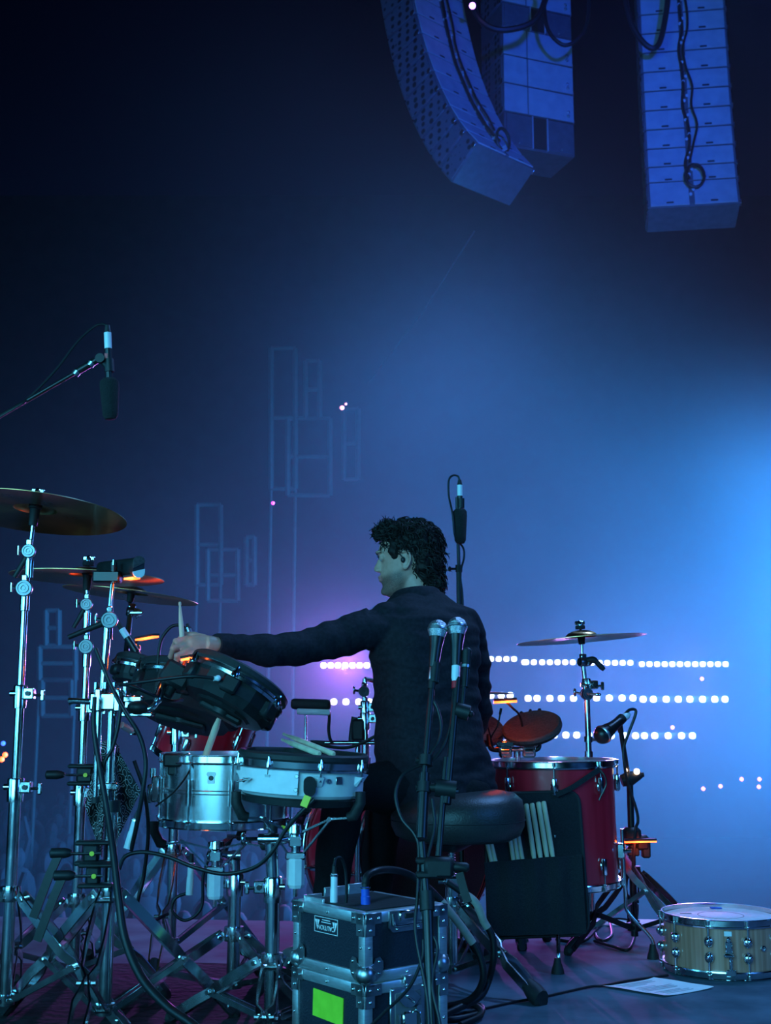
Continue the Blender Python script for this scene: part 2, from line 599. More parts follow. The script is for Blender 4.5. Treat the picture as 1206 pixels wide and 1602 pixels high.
for lab, pts, Y, r in (
        ('thick cable hanging in a loop between hooked array and subwoofer column', [(738, -40), (742, 15), (765, 42), (800, 46), (840, 28), (862, -30)], 16.0, 0.045),
        ('cable loop dangling beside the right edge of the subwoofer column', [(850, -30), (855, 40), (880, 70), (905, 60), (920, 30), (922, -40)], 16.6, 0.03),
        ('cable loop swagged over the rear of the tall line array', [(972, -40), (985, 30), (1010, 70), (1030, 70), (1042, 20), (1048, -40)], 15.6, 0.04)):
    tag(MB().tube(spline([at(x, y, Y) for x, y in pts], 6), r, 8).build('hanging_cable', 'cable'), lab, 'cable')
tag(MB().tube([at(742, 362, 16.1), at(660, 490, 18), at(575, 600, 20)], 0.012, 6).build('guy_wire', 'scaffold'),
    'thin straight wire slanting down from the hooked line array', 'wire')


# ------------------------------------------------------------------ lamp battens in the venue
def batten(label, Y, xs, y, mat='lens_white', size=None, ys=None):
    k = Y / F
    size = size or (4.0 if y < 1060 else 4.8)
    pts = [at(x, (ys[i] if ys else y), Y) for i, x in enumerate(xs)]
    root = thing('lamp_batten', (pts[0] + pts[-1]) / 2, label, 'stage light', 'lamp battens across the venue')
    a, b = pts[0] - Vector((0.05, 0, 0)), pts[-1] + Vector((0.05, 0, 0))
    MB().strap([a + Vector((0, 0.06, 0)), b + Vector((0, 0.06, 0))], (0, 0, 1), 0.07, 0.07).build('housing', 'array_dark', root)
    lens = None
    for p in pts:
        if lens is None:
            s = size * k
            o = MB().box((2 * s, 0.06, 2 * s), Matrix.Translation(p), 0.72 * s, 3).build('lens', mat, root)
            lens = (o, p)
        else:
            copy_part(lens[0], root, p - lens[1])
    # the light these lenses throw toward the stage
    c = (pts[0] + pts[-1]) / 2 - Vector((0, 0.10, 0))
    L = lamp('SPOT', 'batten_light', c, c + Vector((0, -10, 0)), 2000 if mat == 'lens_hot' else 26 * len(xs), (0.62, 0.14, 1.0) if mat == 'lens_hot' else (0.42, 0.22, 1.0), 0.08, 120)
    L.parent = root
    L.location = L.location - root.location
    return root


LY = 15.0
batten('lamp batten glaring brightest, under the drummer\'s outstretched arm', LY, [506 + 11.3 * i for i in range(7)], 1041, 'lens_hot')
batten('short batten of five lamps against the drummer\'s elbow, top row', LY, [757, 768, 780, 792, 804], 1031)
batten('batten of lamps in the top row just left of the cymbal stand', LY, [820, 823, 835, 848, 860, 872, 884, 896], 1036)
batten('batten of lamps in the top row crossed by the cymbal stand\'s black handle', LY, [909, 926, 938, 950, 962, 974, 986], 1037)
batten('long batten of twelve lamps, outer end of the top row', LY, [1004 + 11.9 * i for i in range(12)], 1039)
batten('batten of four wide-set lamps below the glaring batten', LY, [522, 541, 561, 578], 1098)
batten('three lamps just above the orange light bar by the drummer', LY, [768, 784, 798], 1088)
batten('middle-row batten of five lamps above the rubber pads', LY, [826, 840, 860, 878, 897], 1092.5)
batten('middle-row batten of four lamps just right of the cymbal stand', LY, [933, 953, 973, 990], 1092)
batten('middle-row batten of eight lamps, outer end of the row', LY, [1006, 1022, 1042, 1061, 1079, 1099, 1118, 1134], 1094)
batten('bottom-row batten of lamps behind the floor tom\'s cymbal stand', LY, [867, 885, 902, 921, 938], 1150)
batten('bottom-row batten of lamps beside the dark round microphone', LY, [956, 977, 994, 1008, 1024, 1045, 1066, 1083], 1151)

for lab, px, py, Y, r, mt in (
        ('small pink lamp glowing in mid-air above the drummer', 535, 638, 14, 0.026, 'lens_pink'),
        ('tiny pink lamp close beside a larger pink lamp', 541, 632, 14, 0.014, 'lens_pink'),
        ('tiny magenta lamp low in the dark smoke', 427, 787, 14, 0.02, 'lens_magenta'),
        ('bright violet lamp at the edge of the hooked line array', 739, 9, 15.6, 0.045, 'lens_violet'),
        ('orange lamp of a distant pair, upper one', 8, 1181, 14, 0.03, 'lens_orange'),
        ('orange lamp of a distant pair, lower one', 3, 1188, 14, 0.03, 'lens_orange'),
        ('small blue lamp above a distant pair of orange lamps', 5, 1163, 14, 0.026, 'lens_blue'),
        ('warm lamp glinting low between the cymbal stand legs', 128, 1462, 9.5, 0.035, 'lens_warm')):
    tag(MB().ball(at(px, py, Y), r, nu=12, nv=8).build('distant_lamp', mt), lab, 'lamp')
for i, (px, py) in enumerate(((1160, 1219), (1188, 1219), (1127, 1230), (1187, 1231), (1100, 1234), (1098, 1062), (1052, 1138))):
    tag(MB().ball(at(px, py, 16.5), 0.026, nu=12, nv=8).build('distant_lamp', 'lens_pink'),
        'faint pinkish lamp between the upper and middle rows of white lamps' if i == 5 else 'faint pinkish lamp just above the bottom row of white lamps' if i == 6
        else 'faint pinkish lamp in a loose cluster low in the blue haze', 'lamp', 'faint pink lamps in the haze')


# pale scaffold frames standing far back in the smoke
def scaffold(label, Y, rects):
    root = thing('scaffold_tower', at((rects[0][0] + rects[0][2]) / 2, rects[0][3], Y), label, 'scaffolding')
    for x in (rects[0][0], rects[0][2]):                     # standards down to the ground
        p = at(x, rects[0][3], Y)
        MB().tube([p, Vector((p.x, p.y, -2.6))], 0.03, 8).build('standard', 'scaffold', root)
    for x0, y0, x1, y1 in rects:
        a, b, c, d = at(x0, y0, Y), at(x1, y0, Y), at(x1, y1, Y), at(x0, y1, Y)
        MB().tube([d, a], 0.05, 8).build('upright', 'scaffold', root)
        MB().tube([c, b], 0.05, 8).build('upright', 'scaffold', root)
        MB().tube([a, b], 0.04, 8).build('ledger', 'scaffold', root)
        MB().tube([d, c], 0.04, 8).build('ledger', 'scaffold', root)
        MB().tube([a.lerp(d, 0.5), b.lerp(c, 0.5)], 0.04, 8).build('ledger', 'scaffold', root)
    return root


scaffold('pale scaffold tower glimmering in the smoke above the drummer\'s arm', 21, [(424, 545, 462, 765), (450, 655, 516, 775), (538, 640, 560, 750), (478, 565, 500, 655)])
scaffold('small dim scaffold frame above the cymbals with the crash stand', 22, [(308, 790, 345, 915), (325, 860, 372, 940), (385, 840, 398, 915)])
scaffold('low scaffold frame between the two tallest cymbal stands', 20, [(62, 1012, 118, 1064), (72, 955, 92, 1010), (66, 1064, 112, 1120)])


# ------------------------------------------------------------------ smoke filling the venue
def haze():
    m = bpy.data.materials.new('smoke')
    m.use_nodes = True
    nt = m.node_tree
    nt.nodes.clear()
    N, L = nt.nodes.new, nt.links.new
    out = N('ShaderNodeOutputMaterial')
    vs = N('ShaderNodeVolumeScatter')
    vs.inputs['Color'].default_value = (0.92, 0.94, 1.0, 1)
    vs.inputs['Anisotropy'].default_value = 0.0
    geo = N('ShaderNodeTexCoord')

    def math_(op, a, b=None):
        q = N('ShaderNodeMath')
        q.operation = op
        for i, x in enumerate((a, b)):
            if x is None:
                continue
            if isinstance(x, (int, float)):
                q.inputs[i].default_value = x
            else:
                L(x, q.inputs[i])
        return q.outputs[0]

    def blob(c, s, wgt):
        sub = N('ShaderNodeVectorMath')
        sub.operation = 'SUBTRACT'
        L(geo.outputs['Object'], sub.inputs[0])
        sub.inputs[1].default_value = c
        dv = N('ShaderNodeVectorMath')
        dv.operation = 'DIVIDE'
        L(sub.outputs[0], dv.inputs[0])
        dv.inputs[1].default_value = s
        dt = N('ShaderNodeVectorMath')
        dt.operation = 'DOT_PRODUCT'
        L(dv.outputs[0], dt.inputs[0])
        L(dv.outputs[0], dt.inputs[1])
        return math_('MULTIPLY', math_('POWER', 2.71828, math_('MULTIPLY', dt.outputs['Value'], -1.0)), wgt)

    tot = 0.008
    for b in SMOKE:
        tot = math_('ADD', blob(*b), tot)
    nz = N('ShaderNodeTexNoise')
    nz.inputs['Scale'].default_value = 0.30
    nz.inputs['Detail'].default_value = 1.5
    L(geo.outputs['Object'], nz.inputs['Vector'])
    mr = N('ShaderNodeMapRange')
    mr.inputs['From Min'].default_value, mr.inputs['From Max'].default_value = 0.30, 0.70
    mr.inputs['To Min'].default_value, mr.inputs['To Max'].default_value = 0.25, 1.6
    L(nz.outputs['Fac'], mr.inputs['Value'])
    L(math_('MULTIPLY', math_('MULTIPLY', tot, mr.outputs['Result']), 0.013), vs.inputs['Density'])
    L(vs.outputs[0], out.inputs['Volume'])
    MAT['smoke'] = m
    m.cycles.volume_step_rate = 3.0
    mb = MB()
    x0, x1, y0, y1, z0, z1 = -9, 11.5, 5.3, 24, -2.55, 13
    mb.box((x1 - x0, y1 - y0, z1 - z0), ((x0 + x1) / 2, (y0 + y1) / 2, (z0 + z1) / 2))
    me = bpy.data.meshes.new('smoke')
    me.from_pydata([tuple(p) for p in mb.v], [], mb.f)
    me.materials.append(m)
    o = bpy.data.objects.new('smoke', me)
    COL.objects.link(o)
    tag(o, 'drifting blue stage smoke filling the air behind the drummer', 'smoke', kind='stuff')


SMOKE = [((-0.45, 14.6, 1.3), (1.5, 1.8, 1.1), 1.0),
         ((-0.48, 14.8, 1.4), (0.8, 0.8, 0.7), 3.5),
         ((2.4, 14.8, 0.9), (2.6, 1.8, 1.0), 0.9),
         ((5.0, 11.0, -0.8), (3.4, 5.0, 1.7), 2.1),
         ((5.4, 12.5, 2.9), (3.2, 6, 2.2), 2.2),
         ((0.5, 12, 3.8), (1.7, 6, 1.7), 1.0),
         ((-3.4, 13, -0.6), (2.2, 5, 1.5), 0.45),
         ((-1.2, 13, 1.6), (2.4, 6, 2.2), 0.42),
         ((2.6, 13, 0.0), (4.5, 8, 2.2), 0.85)]
haze()

# ------------------------------------------------------------------ hardware builders
UP = Vector((0, 0, 1))
TOCAM = Vector((0, -1, 0))


def polar(a):
    return Vector((math.cos(a), math.sin(a), 0))


def tripod(root, base, hub_z, R, yaw0, low_z=0.06, r=0.0145, mat='chrome', w=0.021, yaws=None, top_r=0.03, foot_r=0.016):
    """double-braced folding legs round a centre post"""
    bx = Vector((base.x, base.y, 0))
    part('leg_collar', mat, root, lambda m: m.lathe([(r, -0.02), (0.026, -0.018), (0.028, 0.0), (0.026, 0.018), (r, 0.02)], Matrix.Translation(bx + UP * hub_z), 20))
    part('brace_collar', mat, root, lambda m: m.lathe([(r, -0.014), (0.024, -0.012), (0.024, 0.012), (r, 0.014)], Matrix.Translation(bx + UP * low_z), 20))
    for k in range(3):
        a = yaws[k] if yaws else yaw0 + k * 2 * PI / 3
        d = polar(a)
        s = Vector((-d.y, d.x, 0))
        top = bx + d * top_r + UP * hub_z
        foot = bx + d * R + UP * 0.018
        m = MB()
        ts = [0, 0.06, 0.30, 0.46, 0.52, 0.58, 0.66, 1.0]
        of = [0.010, 0.017, 0.021, 0.019, 0.006, 0.006, 0.019, 0.014]
        for q in (-1, 1):
            m.strap([top.lerp(foot, t) + s * (q * o_) for t, o_ in zip(ts, of)], UP, w, 0.005)
        for t in (0.04, 0.55, 0.95):
            p = top.lerp(foot, t)
            m.cyl(p - s * 0.022, p + s * 0.022, 0.006, 8)
        leg = m.build('leg', mat, root)
        m = MB()
        end = top.lerp(foot, 0.55)
        st = bx + d * 0.022 + UP * low_z
        for q in (-1, 1):
            m.strap([st + s * (q * 0.012), end + s * (q * 0.012)], UP, 0.014, 0.003)
        m.cyl(st - s * 0.018, st + s * 0.018, 0.006, 8)
        m.build('brace', mat, root)
        out = (foot - top).normalized()
        part('rubber_foot', 'black_rubber', leg, lambda m: m.tube([foot - out * 0.05, foot - out * 0.02, foot + out * 0.012 - UP * 0.0, foot + d * 0.016 - UP * 0.006], [foot_r * 0.75, foot_r, foot_r * 1.05, foot_r * 0.7], 10))


def post(root, name, a, b, r, mat='chrome', n=18):
    return part(name, mat, root, lambda m: m.cyl(a, b, r, n))


def height_clamp(root, p, r, side=1, mat='chrome', wing=True):
    """split clamp with a lug, bolt and wing screw"""
    m = MB()
    m.lathe([(r, -0.03), (r + 0.005, -0.029), (r + 0.006, 0.026), (r + 0.004, 0.03), (r, 0.031)], Matrix.Translation(p), 18)
    m.box((0.028, 0.026, 0.03), p + Vector((side * (r + 0.014), -0.006, 0.008)), 0.003)
    m.cyl(p + Vector((-side * (r + 0.012), -0.008, 0.008)), p + Vector((-side * r * 0.5, -0.008, 0.008)), 0.008, 10)
    c = m.build('height_clamp', mat, root)
    q = p + Vector((side * (r + 0.014), -0.02, 0.008))
    part('bolt', 'black_metal', c, lambda m: m.cyl(q, q + Vector((0, -0.006, 0)), 0.007, 6))
    if wing:
        q = p + Vector((side * (r + 0.026), 0, 0.004))
        part('wing_screw', mat, c, lambda m: (m.cyl(q, q + Vector((side * 0.018, 0, 0)), 0.004, 8),
                                              m.box((0.012, 0.006, 0.03), q + Vector((side * 0.02, 0, 0)), 0.003)))
    return c


def tilter(root, p, R=0.021, axis=None, handle=None, depth=0.03, back=True):
    """ratchet tilter: ringed disc facing the camera with a toothed body behind"""
    ax = Vector(axis or (0.15, -1, -0.05)).normalized()
    M = frame(p, ax)
    d = part('tilter_disc', 'disc_metal', root, lambda m: m.lathe(
        [(0, -0.012), (R * 0.9, -0.012), (R, -0.008), (R, 0.004), (R * 0.9, 0.008), (R * 0.72, 0.008), (R * 0.70, 0.003), (R * 0.58, 0.003), (R * 0.54, 0.008), (R * 0.34, 0.008), (R * 0.32, 0.003), (R * 0.2, 0.003), (R * 0.18, 0.006), (0, 0.006)], M, 28))
    if back:
        part('ratchet_body', 'chrome', root, lambda m: (
            m.lathe([(0, -0.012), (R * 0.95, -0.013), (R * 0.8, -0.02), (R * 0.95, -0.024), (R * 0.75, -0.036), (R * 0.4, -0.044), (0, -0.044)], M, 20),
            m.box((0.016, 0.02, 0.024), M @ Matrix.Translation((0, R * 1.2, -0.008)), 0.003)))
        part('wing_screw', 'chrome', root, lambda m: (
            m.cyl(M @ Vector((-R * 0.6, 0, -0.03)), M @ Vector((-R * 1.6, 0.004, -0.034)), 0.004, 8),
            m.box((0.008, 0.03, 0.01), M @ Matrix.Translation((-R * 1.7, 0.004, -0.034)), 0.003)))
    if handle is not None:
        hv = Vector(handle)
        q = M @ Vector((0, 0, -0.024))
        part('handle', 'black_plastic', root, lambda m: m.tube([q, q + hv * 0.3, q + hv], [0.010, 0.008, 0.0065], 10))
    return d


def cymbal(label, c, n, R, group='cymbals of the kit', mat='bronze'):
    z = Vector(n).normalized()
    M = frame(c, z)
    t = 0.0016
    prof_top = [(0.006, 0.0)]
    H = R * 0.155
    for i in range(1, 7):                                   # bell
        a = i / 6 * PI / 2 * 0.92
        prof_top.append((0.006 + 0.052 * math.sin(a), -0.026 * (1 - math.cos(a))))
    zb = prof_top[-1][1]
    for i in range(1, 17):                                  # bow
        s = i / 16
        rr = 0.058 + (R - 0.058) * s
        prof_top.append((rr, zb - (H - 0.026) * (0.45 * s + 0.55 * s * s)))
    prof = prof_top + [(r, z_ - t) for r, z_ in prof_top[::-1]]
    o = MB().lathe(prof, M, 72, closed=True).build('cymbal', mat, sharp=60)
    # keep the object's local Z on the cymbal's axis so that the lathing rings follow it
    L = Matrix.Translation(o.location)
    o.data.transform(M.inverted() @ L)
    o.matrix_world = M
    return tag(o, label, 'cymbal', group)


def cymbal_mount(root, c, n, low):
    """sleeve, felts and wing nut that hold a cymbal"""
    z = Vector(n).normalized()
    M = frame(c, z)
    part('cymbal_sleeve', 'black_rubber', root, lambda m: m.lathe([(0.0, -low), (0.011, -low), (0.014, -0.025), (0.018, -0.022), (0.018, -0.004), (0.0045, -0.003), (0.0045, 0.004), (0.0, 0.004)], M, 16))
    part('felt', 'nylon_black', root, lambda m: m.lathe([(0, 0.0035), (0.017, 0.004), (0.018, 0.012), (0.016, 0.017), (0, 0.017)], M, 16))
    part('wing_nut', 'chrome', root, lambda m: (m.lathe([(0, 0.016), (0.009, 0.017), (0.008, 0.028), (0.004, 0.034), (0, 0.036)], M, 12),
                                                m.box((0.036, 0.006, 0.014), M @ Matrix.Translation((0, 0, 0.026)), 0.003)))


def rubber_cable(name, label, pts, r, mat='cable', group=None, n=8, sub=7, cat='cable'):
    return tag(MB().tube(spline(pts, sub), r, n).build(name, mat), label, cat, group)


# ------------------------------------------------------------------ rug under the kit
rug = MB()
gx, gy = 46, 38
x0, x1, y0, y1 = -2.6, 0.12, 2.2, 3.95
rr = random.Random(5)
for j in range(gy + 1):
    for i in range(gx + 1):
        x = x0 + (x1 - x0) * i / gx
        y = y0 + (y1 - y0) * j / gy
        rug.v.append(Vector((x, y, 0.004 + 0.002 * (math.sin(x * 9 + y * 5) * math.sin(y * 11 - x * 3) + 0.6 * math.sin(x * 23 + y * 7)))))
nn = (gx + 1)
for j in range(gy):
    for i in range(gx):
        rug.f.append((j * nn + i, j * nn + i + 1, (j + 1) * nn + i + 1, (j + 1) * nn + i))
b0 = len(rug.v)
rug.v += [Vector((x0, y0, 0)), Vector((x1, y0, 0)), Vector((x1, y1, 0)), Vector((x0, y1, 0))]
rug.f.append((b0, b0 + 3, b0 + 2, b0 + 1))
tag(rug.build('drum_rug', 'rug'), 'rumpled black cloth rug spread under the stands', 'rug')

# ------------------------------------------------------------------ cymbal stands at the left
KITSTANDS = 'chrome stands of the kit'


def vertical_stand(label, X, Y, ys, cym, radii=(0.0155, 0.0115, 0.008), R=0.33, yaw=0.0, group=KITSTANDS, hub_z=0.30, tilt2=True, clampside=1, yaws=None):
    """ys: pixel rows of (clamp1, clamp2, tilter, upper disc); cym = (centre, normal)"""
    def z(py):
        return at(CX, py, Y).z
    root = thing('cymbal_stand', (X, Y, 0), label, 'cymbal stand', group)
    B = Vector((X, Y, 0))
    P = lambda py: Vector((X, Y, z(py)))
    tripod(root, B, hub_z, R, yaw, yaws=yaws)
    post(root, 'lower_tube', B + UP * 0.045, P(ys[0]), radii[0])
    height_clamp(root, P(ys[0]), radii[0], clampside)
    post(root, 'middle_tube', P(ys[0]), P(ys[1]), radii[1])
    height_clamp(root, P(ys[1]), radii[1], clampside)
    post(root, 'upper_tube', P(ys[1]), P(ys[2]) - UP * 0.02, radii[2] * 1.15)
    part('tube_cap', 'chrome', root, lambda m: m.lathe([(0.009, -0.06), (0.0125, -0.058), (0.0125, -0.02), (0.009, -0.016)], Matrix.Translation(P(ys[2])), 14))
    tilter(root, P(ys[2]) + Vector((0, -0.014, 0)), 0.022)
    c, n = cym
    n = Vector(n).normalized()
    low = c - n * 0.055
    if len(ys) > 3:
        q = P(ys[3])
        q = Vector((low.x * 0.5 + X * 0.5, Y, q.z))
        post(root, 'boom_tube', P(ys[2]), q, 0.0075)
        part('boom_collar', 'chrome', root, lambda m: m.cyl(q - UP * 0.07, q - UP * 0.025, 0.0115, 14))
        tilter(root, q + Vector((0, -0.012, 0)), 0.0185, handle=(-0.035, -0.01, -0.07))
        post(root, 'tilter_rod', q, low, 0.0055)
    else:
        post(root, 'tilter_rod', P(ys[2]), low, 0.0055)
    cymbal_mount(root, c, n, 0.07)
    return root


# stand 1, nearest the edge
n1 = Vector((0.05, -0.10, 1))
n1 = Vector((0.07, 0.085, 1)).normalized()
c1 = at(57, 783, 3.2)
s1 = vertical_stand('tall chrome cymbal stand under the large cymbal with the brightest copper underside', at(8, 1560, 3.2).x, 3.2, (1236, 1090, 921, 863), (c1, n1), R=0.34, yaw=math.radians(-18), hub_z=0.315)
cymbal('large copper-toned cymbal, highest of the kit, showing its streaked underside', c1, n1, 0.243)
# stand 2
c2 = at(138, 887, 3.62)
n2 = Vector((0.03, 0.0, 1)).normalized()
s2 = vertical_stand('chrome cymbal stand with black clamps on its tubes, beside the paisley bandana', at(117, 1480, 3.62).x, 3.62, (1244, 1112, 1012, 946), (c2, n2), R=0.31, yaw=math.radians(95), hub_z=0.24)
cymbal('cymbal with a wing nut on its stem, behind the tallest stand', c2, n2, 0.227)

# stand 3 carries the trigger bar, the multi clamp and the pads
S3 = Vector((at(163, 1590, 3.1).x, 3.1, 0))
s3 = thing('pad_stand', S3, 'chrome double-tube stand in front, holding the black drum pads by a block clamp', 'drum stand', KITSTANDS)
z3 = lambda py: at(CX, py, 3.1).z
tripod(s3, S3, 0.33, 0.335, math.radians(-90), r=0.016, w=0.024)
post(s3, 'lower_tube', S3 + UP * 0.045, S3 + UP * z3(1268), 0.0165)
part('tube_sleeve', 'black_plastic', s3, lambda m: m.cyl(S3 + UP * z3(1270), S3 + UP * z3(1252), 0.021, 18))
xa, xb = at(173, 1170, 3.1).x, at(154, 1170, 3.1).x
A3 = lambda py: Vector((xa, 3.1, z3(py)))
B3 = lambda py: Vector((xb, 3.09, z3(py)))
post(s3, 'middle_tube', A3(1260), A3(1085), 0.0115)
part('tube_clamp', 'chrome', s3, lambda m: (m.cyl(A3(1252), A3(1226), 0.016, 16), m.box((0.05, 0.02, 0.018), A3(1230) + Vector((0, -0.008, 0)), 0.003)))
post(s3, 'side_tube', B3(1248), B3(1110), 0.0085)
part('side_tube_end', 'black_rubber', s3, lambda m: m.cyl(B3(1256), B3(1246), 0.0095, 12))
# block clamp joining the two tubes
p = (A3(1098) + B3(1098)) / 2
part('block_clamp', 'chrome', s3, lambda m: (m.box((0.080, 0.05, 0.045), p + Vector((0.006, -0.012, 0)), 0.005),
                                             m.box((0.018, 0.056, 0.058), p + Vector((-0.012, -0.014, 0.004)), 0.004),
                                             m.box((0.018, 0.056, 0.058), p + Vector((0.036, -0.014, 0.004)), 0.004)))
for dx in (-0.02, 0.004, 0.026):
    part('clamp_bolt', 'chrome', s3, lambda m: m.cyl(p + Vector((dx, -0.02, 0.02)), p + Vector((dx, -0.02, 0.048)), 0.0065, 8))
part('clamp_lever', 'chrome', s3, lambda m: m.tube([p + Vector((-0.03, -0.02, 0)), p + Vector((-0.075, -0.03, 0.002)), p + Vector((-0.085, -0.03, 0.0))], [0.008, 0.0075, 0.01], 10))
# forked pad holder at the right of the block
q = at(212, 1106, 3.1)
part('holder_fork', 'chrome', s3, lambda m: (m.box((0.012, 0.04, 0.085), at(197, 1092, 3.1), 0.003), m.box((0.05, 0.045, 0.018), at(209, 1094, 3.1), 0.004),
                                             m.box((0.085, 0.045, 0.010), at(214, 1118, 3.1), 0.003), m.box((0.055, 0.04, 0.035), at(196, 1098, 3.1), 0.004)))
part('holder_ball', 'black_plastic', s3, lambda m: m.ball(at(216, 1107, 3.08), (0.028, 0.024, 0.018)))
part('holder_rod', 'chrome', s3, lambda m: m.tube(spline([at(218, 1110, 3.08), at(236, 1108, 3.08), at(246, 1096, 3.09), at(252, 1078, 3.11), at(262, 1054, 3.15)], 5), [0.008] * 10 + [0.0115] * 8 + [0.009] * 3, 12))
# upper rod with tilter and trigger bar
post(s3, 'upper_tube', Vector((at(160, 1090, 3.1).x, 3.1, z3(1095))), at(168, 985, 3.1), 0.0095)
part('tube_cap', 'chrome', s3, lambda m: m.cyl(at(168, 1000, 3.1), at(169, 980, 3.1), 0.0125, 14))
tilter(s3, at(171, 970, 3.085), 0.0215, handle=(-0.10, -0.02, -0.045))
post(s3, 'tilter_rod', at(171, 962, 3.1), at(178, 893, 3.12), 0.0062)

bp = thing('trigger_bar', at(190, 892, 3.12), 'long black trigger bar with a two-tone end cap, clamped above the cymbals', 'trigger bar', 'electronic trigger bars')


def pill(w_, h_, n=10):
    r = w_ / 2
    pts = []
    for k in range(n + 1):
        a = PI * k / n
        pts.append((r * math.cos(a), h_ / 2 - r + r * math.sin(a)))
    for k in range(n + 1):
        a = PI + PI * k / n
        pts.append((r * math.cos(a), -h_ / 2 + r + r * math.sin(a)))
    return pts


e0, e1 = at(159, 893, 3.30), at(217, 887, 3.06)
Mb = frame(e0, e1 - e0, (1, 0.3, 0))
Lb = (e1 - e0).length
part('bar_body', 'black_plastic', bp, lambda m: m.prism(pill(0.030, 0.050), Lb, Mb))
part('rubber_end', 'rubber_pad', bp, lambda m: m.prism([(x, y) for x, y in pill(0.031, 0.056) if y >= -0.004] + [(-0.0155, -0.004)], 0.006, Mb @ Matrix.Translation((0, 0, Lb - 0.002))))
part('end_cap', 'pad_white', bp, lambda m: m.prism([(x, y) for x, y in pill(0.031, 0.056) if y <= -0.004] + [(0.0155, -0.004)], 0.006, Mb @ Matrix.Translation((0, 0, Lb - 0.002))))
part('bar_clamp', 'black_metal', bp, lambda m: (m.box((0.07, 0.04, 0.03), at(168, 903, 3.12), 0.004), m.cyl(at(178, 880, 3.11), at(178, 912, 3.11), 0.009, 10)))
part('clamp_screw', 'chrome', bp, lambda m: m.cyl(at(178, 884, 3.09), at(178.5, 876, 3.09), 0.004, 8))

# stand 4: boom stand behind the pads
S4 = Vector((at(268, 1440, 4.0).x, 4.0, 0))
s4 = thing('cymbal_stand', S4, 'chrome boom stand rising behind the black pads to the lowest of the three left cymbals', 'cymbal stand', KITSTANDS)
z4 = lambda py: at(CX, py, 4.0).z
tripod(s4, S4, 0.34, 0.30, math.radians(30), r=0.016)
post(s4, 'lower_tube', S4 + UP * 0.045, S4 + UP * z4(1150), 0.0165)
height_clamp(s4, S4 + UP * z4(1150), 0.0165)
post(s4, 'middle_tube', S4 + UP * z4(1150), S4 + UP * z4(1090), 0.011)
t4 = at(196, 1035, 4.0)
post(s4, 'boom_tube', S4 + UP * z4(1092), t4, 0.0095)
tilter(s4, t4 + Vector((0.01, -0.02, 0)), 0.02)
tilter(s4, t4 + Vector((-0.012, -0.01, -0.005)), 0.017, axis=(-0.8, -0.6, 0))
c3 = at(207, 917, 4.12)
n3 = Vector((0.115, 0.01, 1)).normalized()
t4b = at(204, 957, 4.08)
post(s4, 'upper_tube', t4, t4b, 0.009)
tilter(s4, t4b + Vector((-0.004, 0, 0)), 0.016, axis=(-0.9, -0.4, 0.1))
part('wing_screw', 'chrome', s4, lambda m: m.box((0.05, 0.008, 0.012), t4b + Vector((0.02, -0.01, -0.004)), 0.004))
post(s4, 'tilter_rod', t4b, c3 - n3 * 0.055, 0.006)
cymbal_mount(s4, c3, n3, 0.055)
cymbal('cymbal sloping down to one side, lowest of the three beside the pads', c3, n3, 0.228)

# ------------------------------------------------------------------ stands behind the drummer and at the floor tom
S5 = Vector((at(923, 1420, 4.32).x, 4.32, 0))
s5 = thing('cymbal_stand', S5, 'chrome cymbal stand with a black lever, rising behind the red floor tom', 'cymbal stand', KITSTANDS)
z5 = lambda py: at(CX, py, 4.32).z
tripod(s5, S5, 0.40, 0.36, 0, r=0.014, mat='chrome_dull', yaws=[math.radians(-38), math.radians(82), math.radians(200)])
X5 = lambda px, py: at(px, py, 4.32)
post(s5, 'lower_tube', S5 + UP * 0.05, X5(921, 1175), 0.0145)
post(s5, 'middle_tube', X5(921, 1175), X5(918, 1092), 0.0105)
part('memory_lock', 'chrome', s5, lambda m: (m.cyl(X5(920.5, 1161), X5(920.3, 1152), 0.015, 14), m.box((0.05, 0.012, 0.012), X5(926, 1157), 0.003)))
height_clamp(s5, X5(917.5, 1075), 0.010, 1)
tilter(s5, X5(918, 1086) + Vector((0, -0.016, 0)), 0.021)
part('tee_screw', 'chrome', s5, lambda m: (m.cyl(X5(920, 1086) + Vector((0, -0.03, 0)), X5(930, 1087) + Vector((0, -0.04, 0)), 0.005, 8), m.ball(X5(932, 1087) + Vector((0, -0.04, 0)), (0.012, 0.007, 0.007))))
post(s5, 'upper_tube', X5(917, 1085), X5(912, 1040), 0.0085)
c5 = X5(908, 986)
n5 = Vector((-0.075, 0.0, 1)).normalized()
tilter(s5, X5(911, 1036) + Vector((-0.005, -0.006, 0)), 0.016, axis=(-0.9, -0.45, 0))
part('lever', 'black_plastic', s5, lambda m: m.tube(spline([X5(914, 1034), X5(926, 1032), X5(932, 1035), X5(945, 1048)], 4), [0.011] * 4 + [0.012] * 4 + [0.010] * 4 + [0.007], 10))
post(s5, 'tilter_rod', X5(911, 1036), c5 - n5 * 0.05, 0.005)
cymbal_mount(s5, c5, n5, 0.05)
cymbal('dark cymbal on its own above the red floor tom', c5, n5, 0.229)

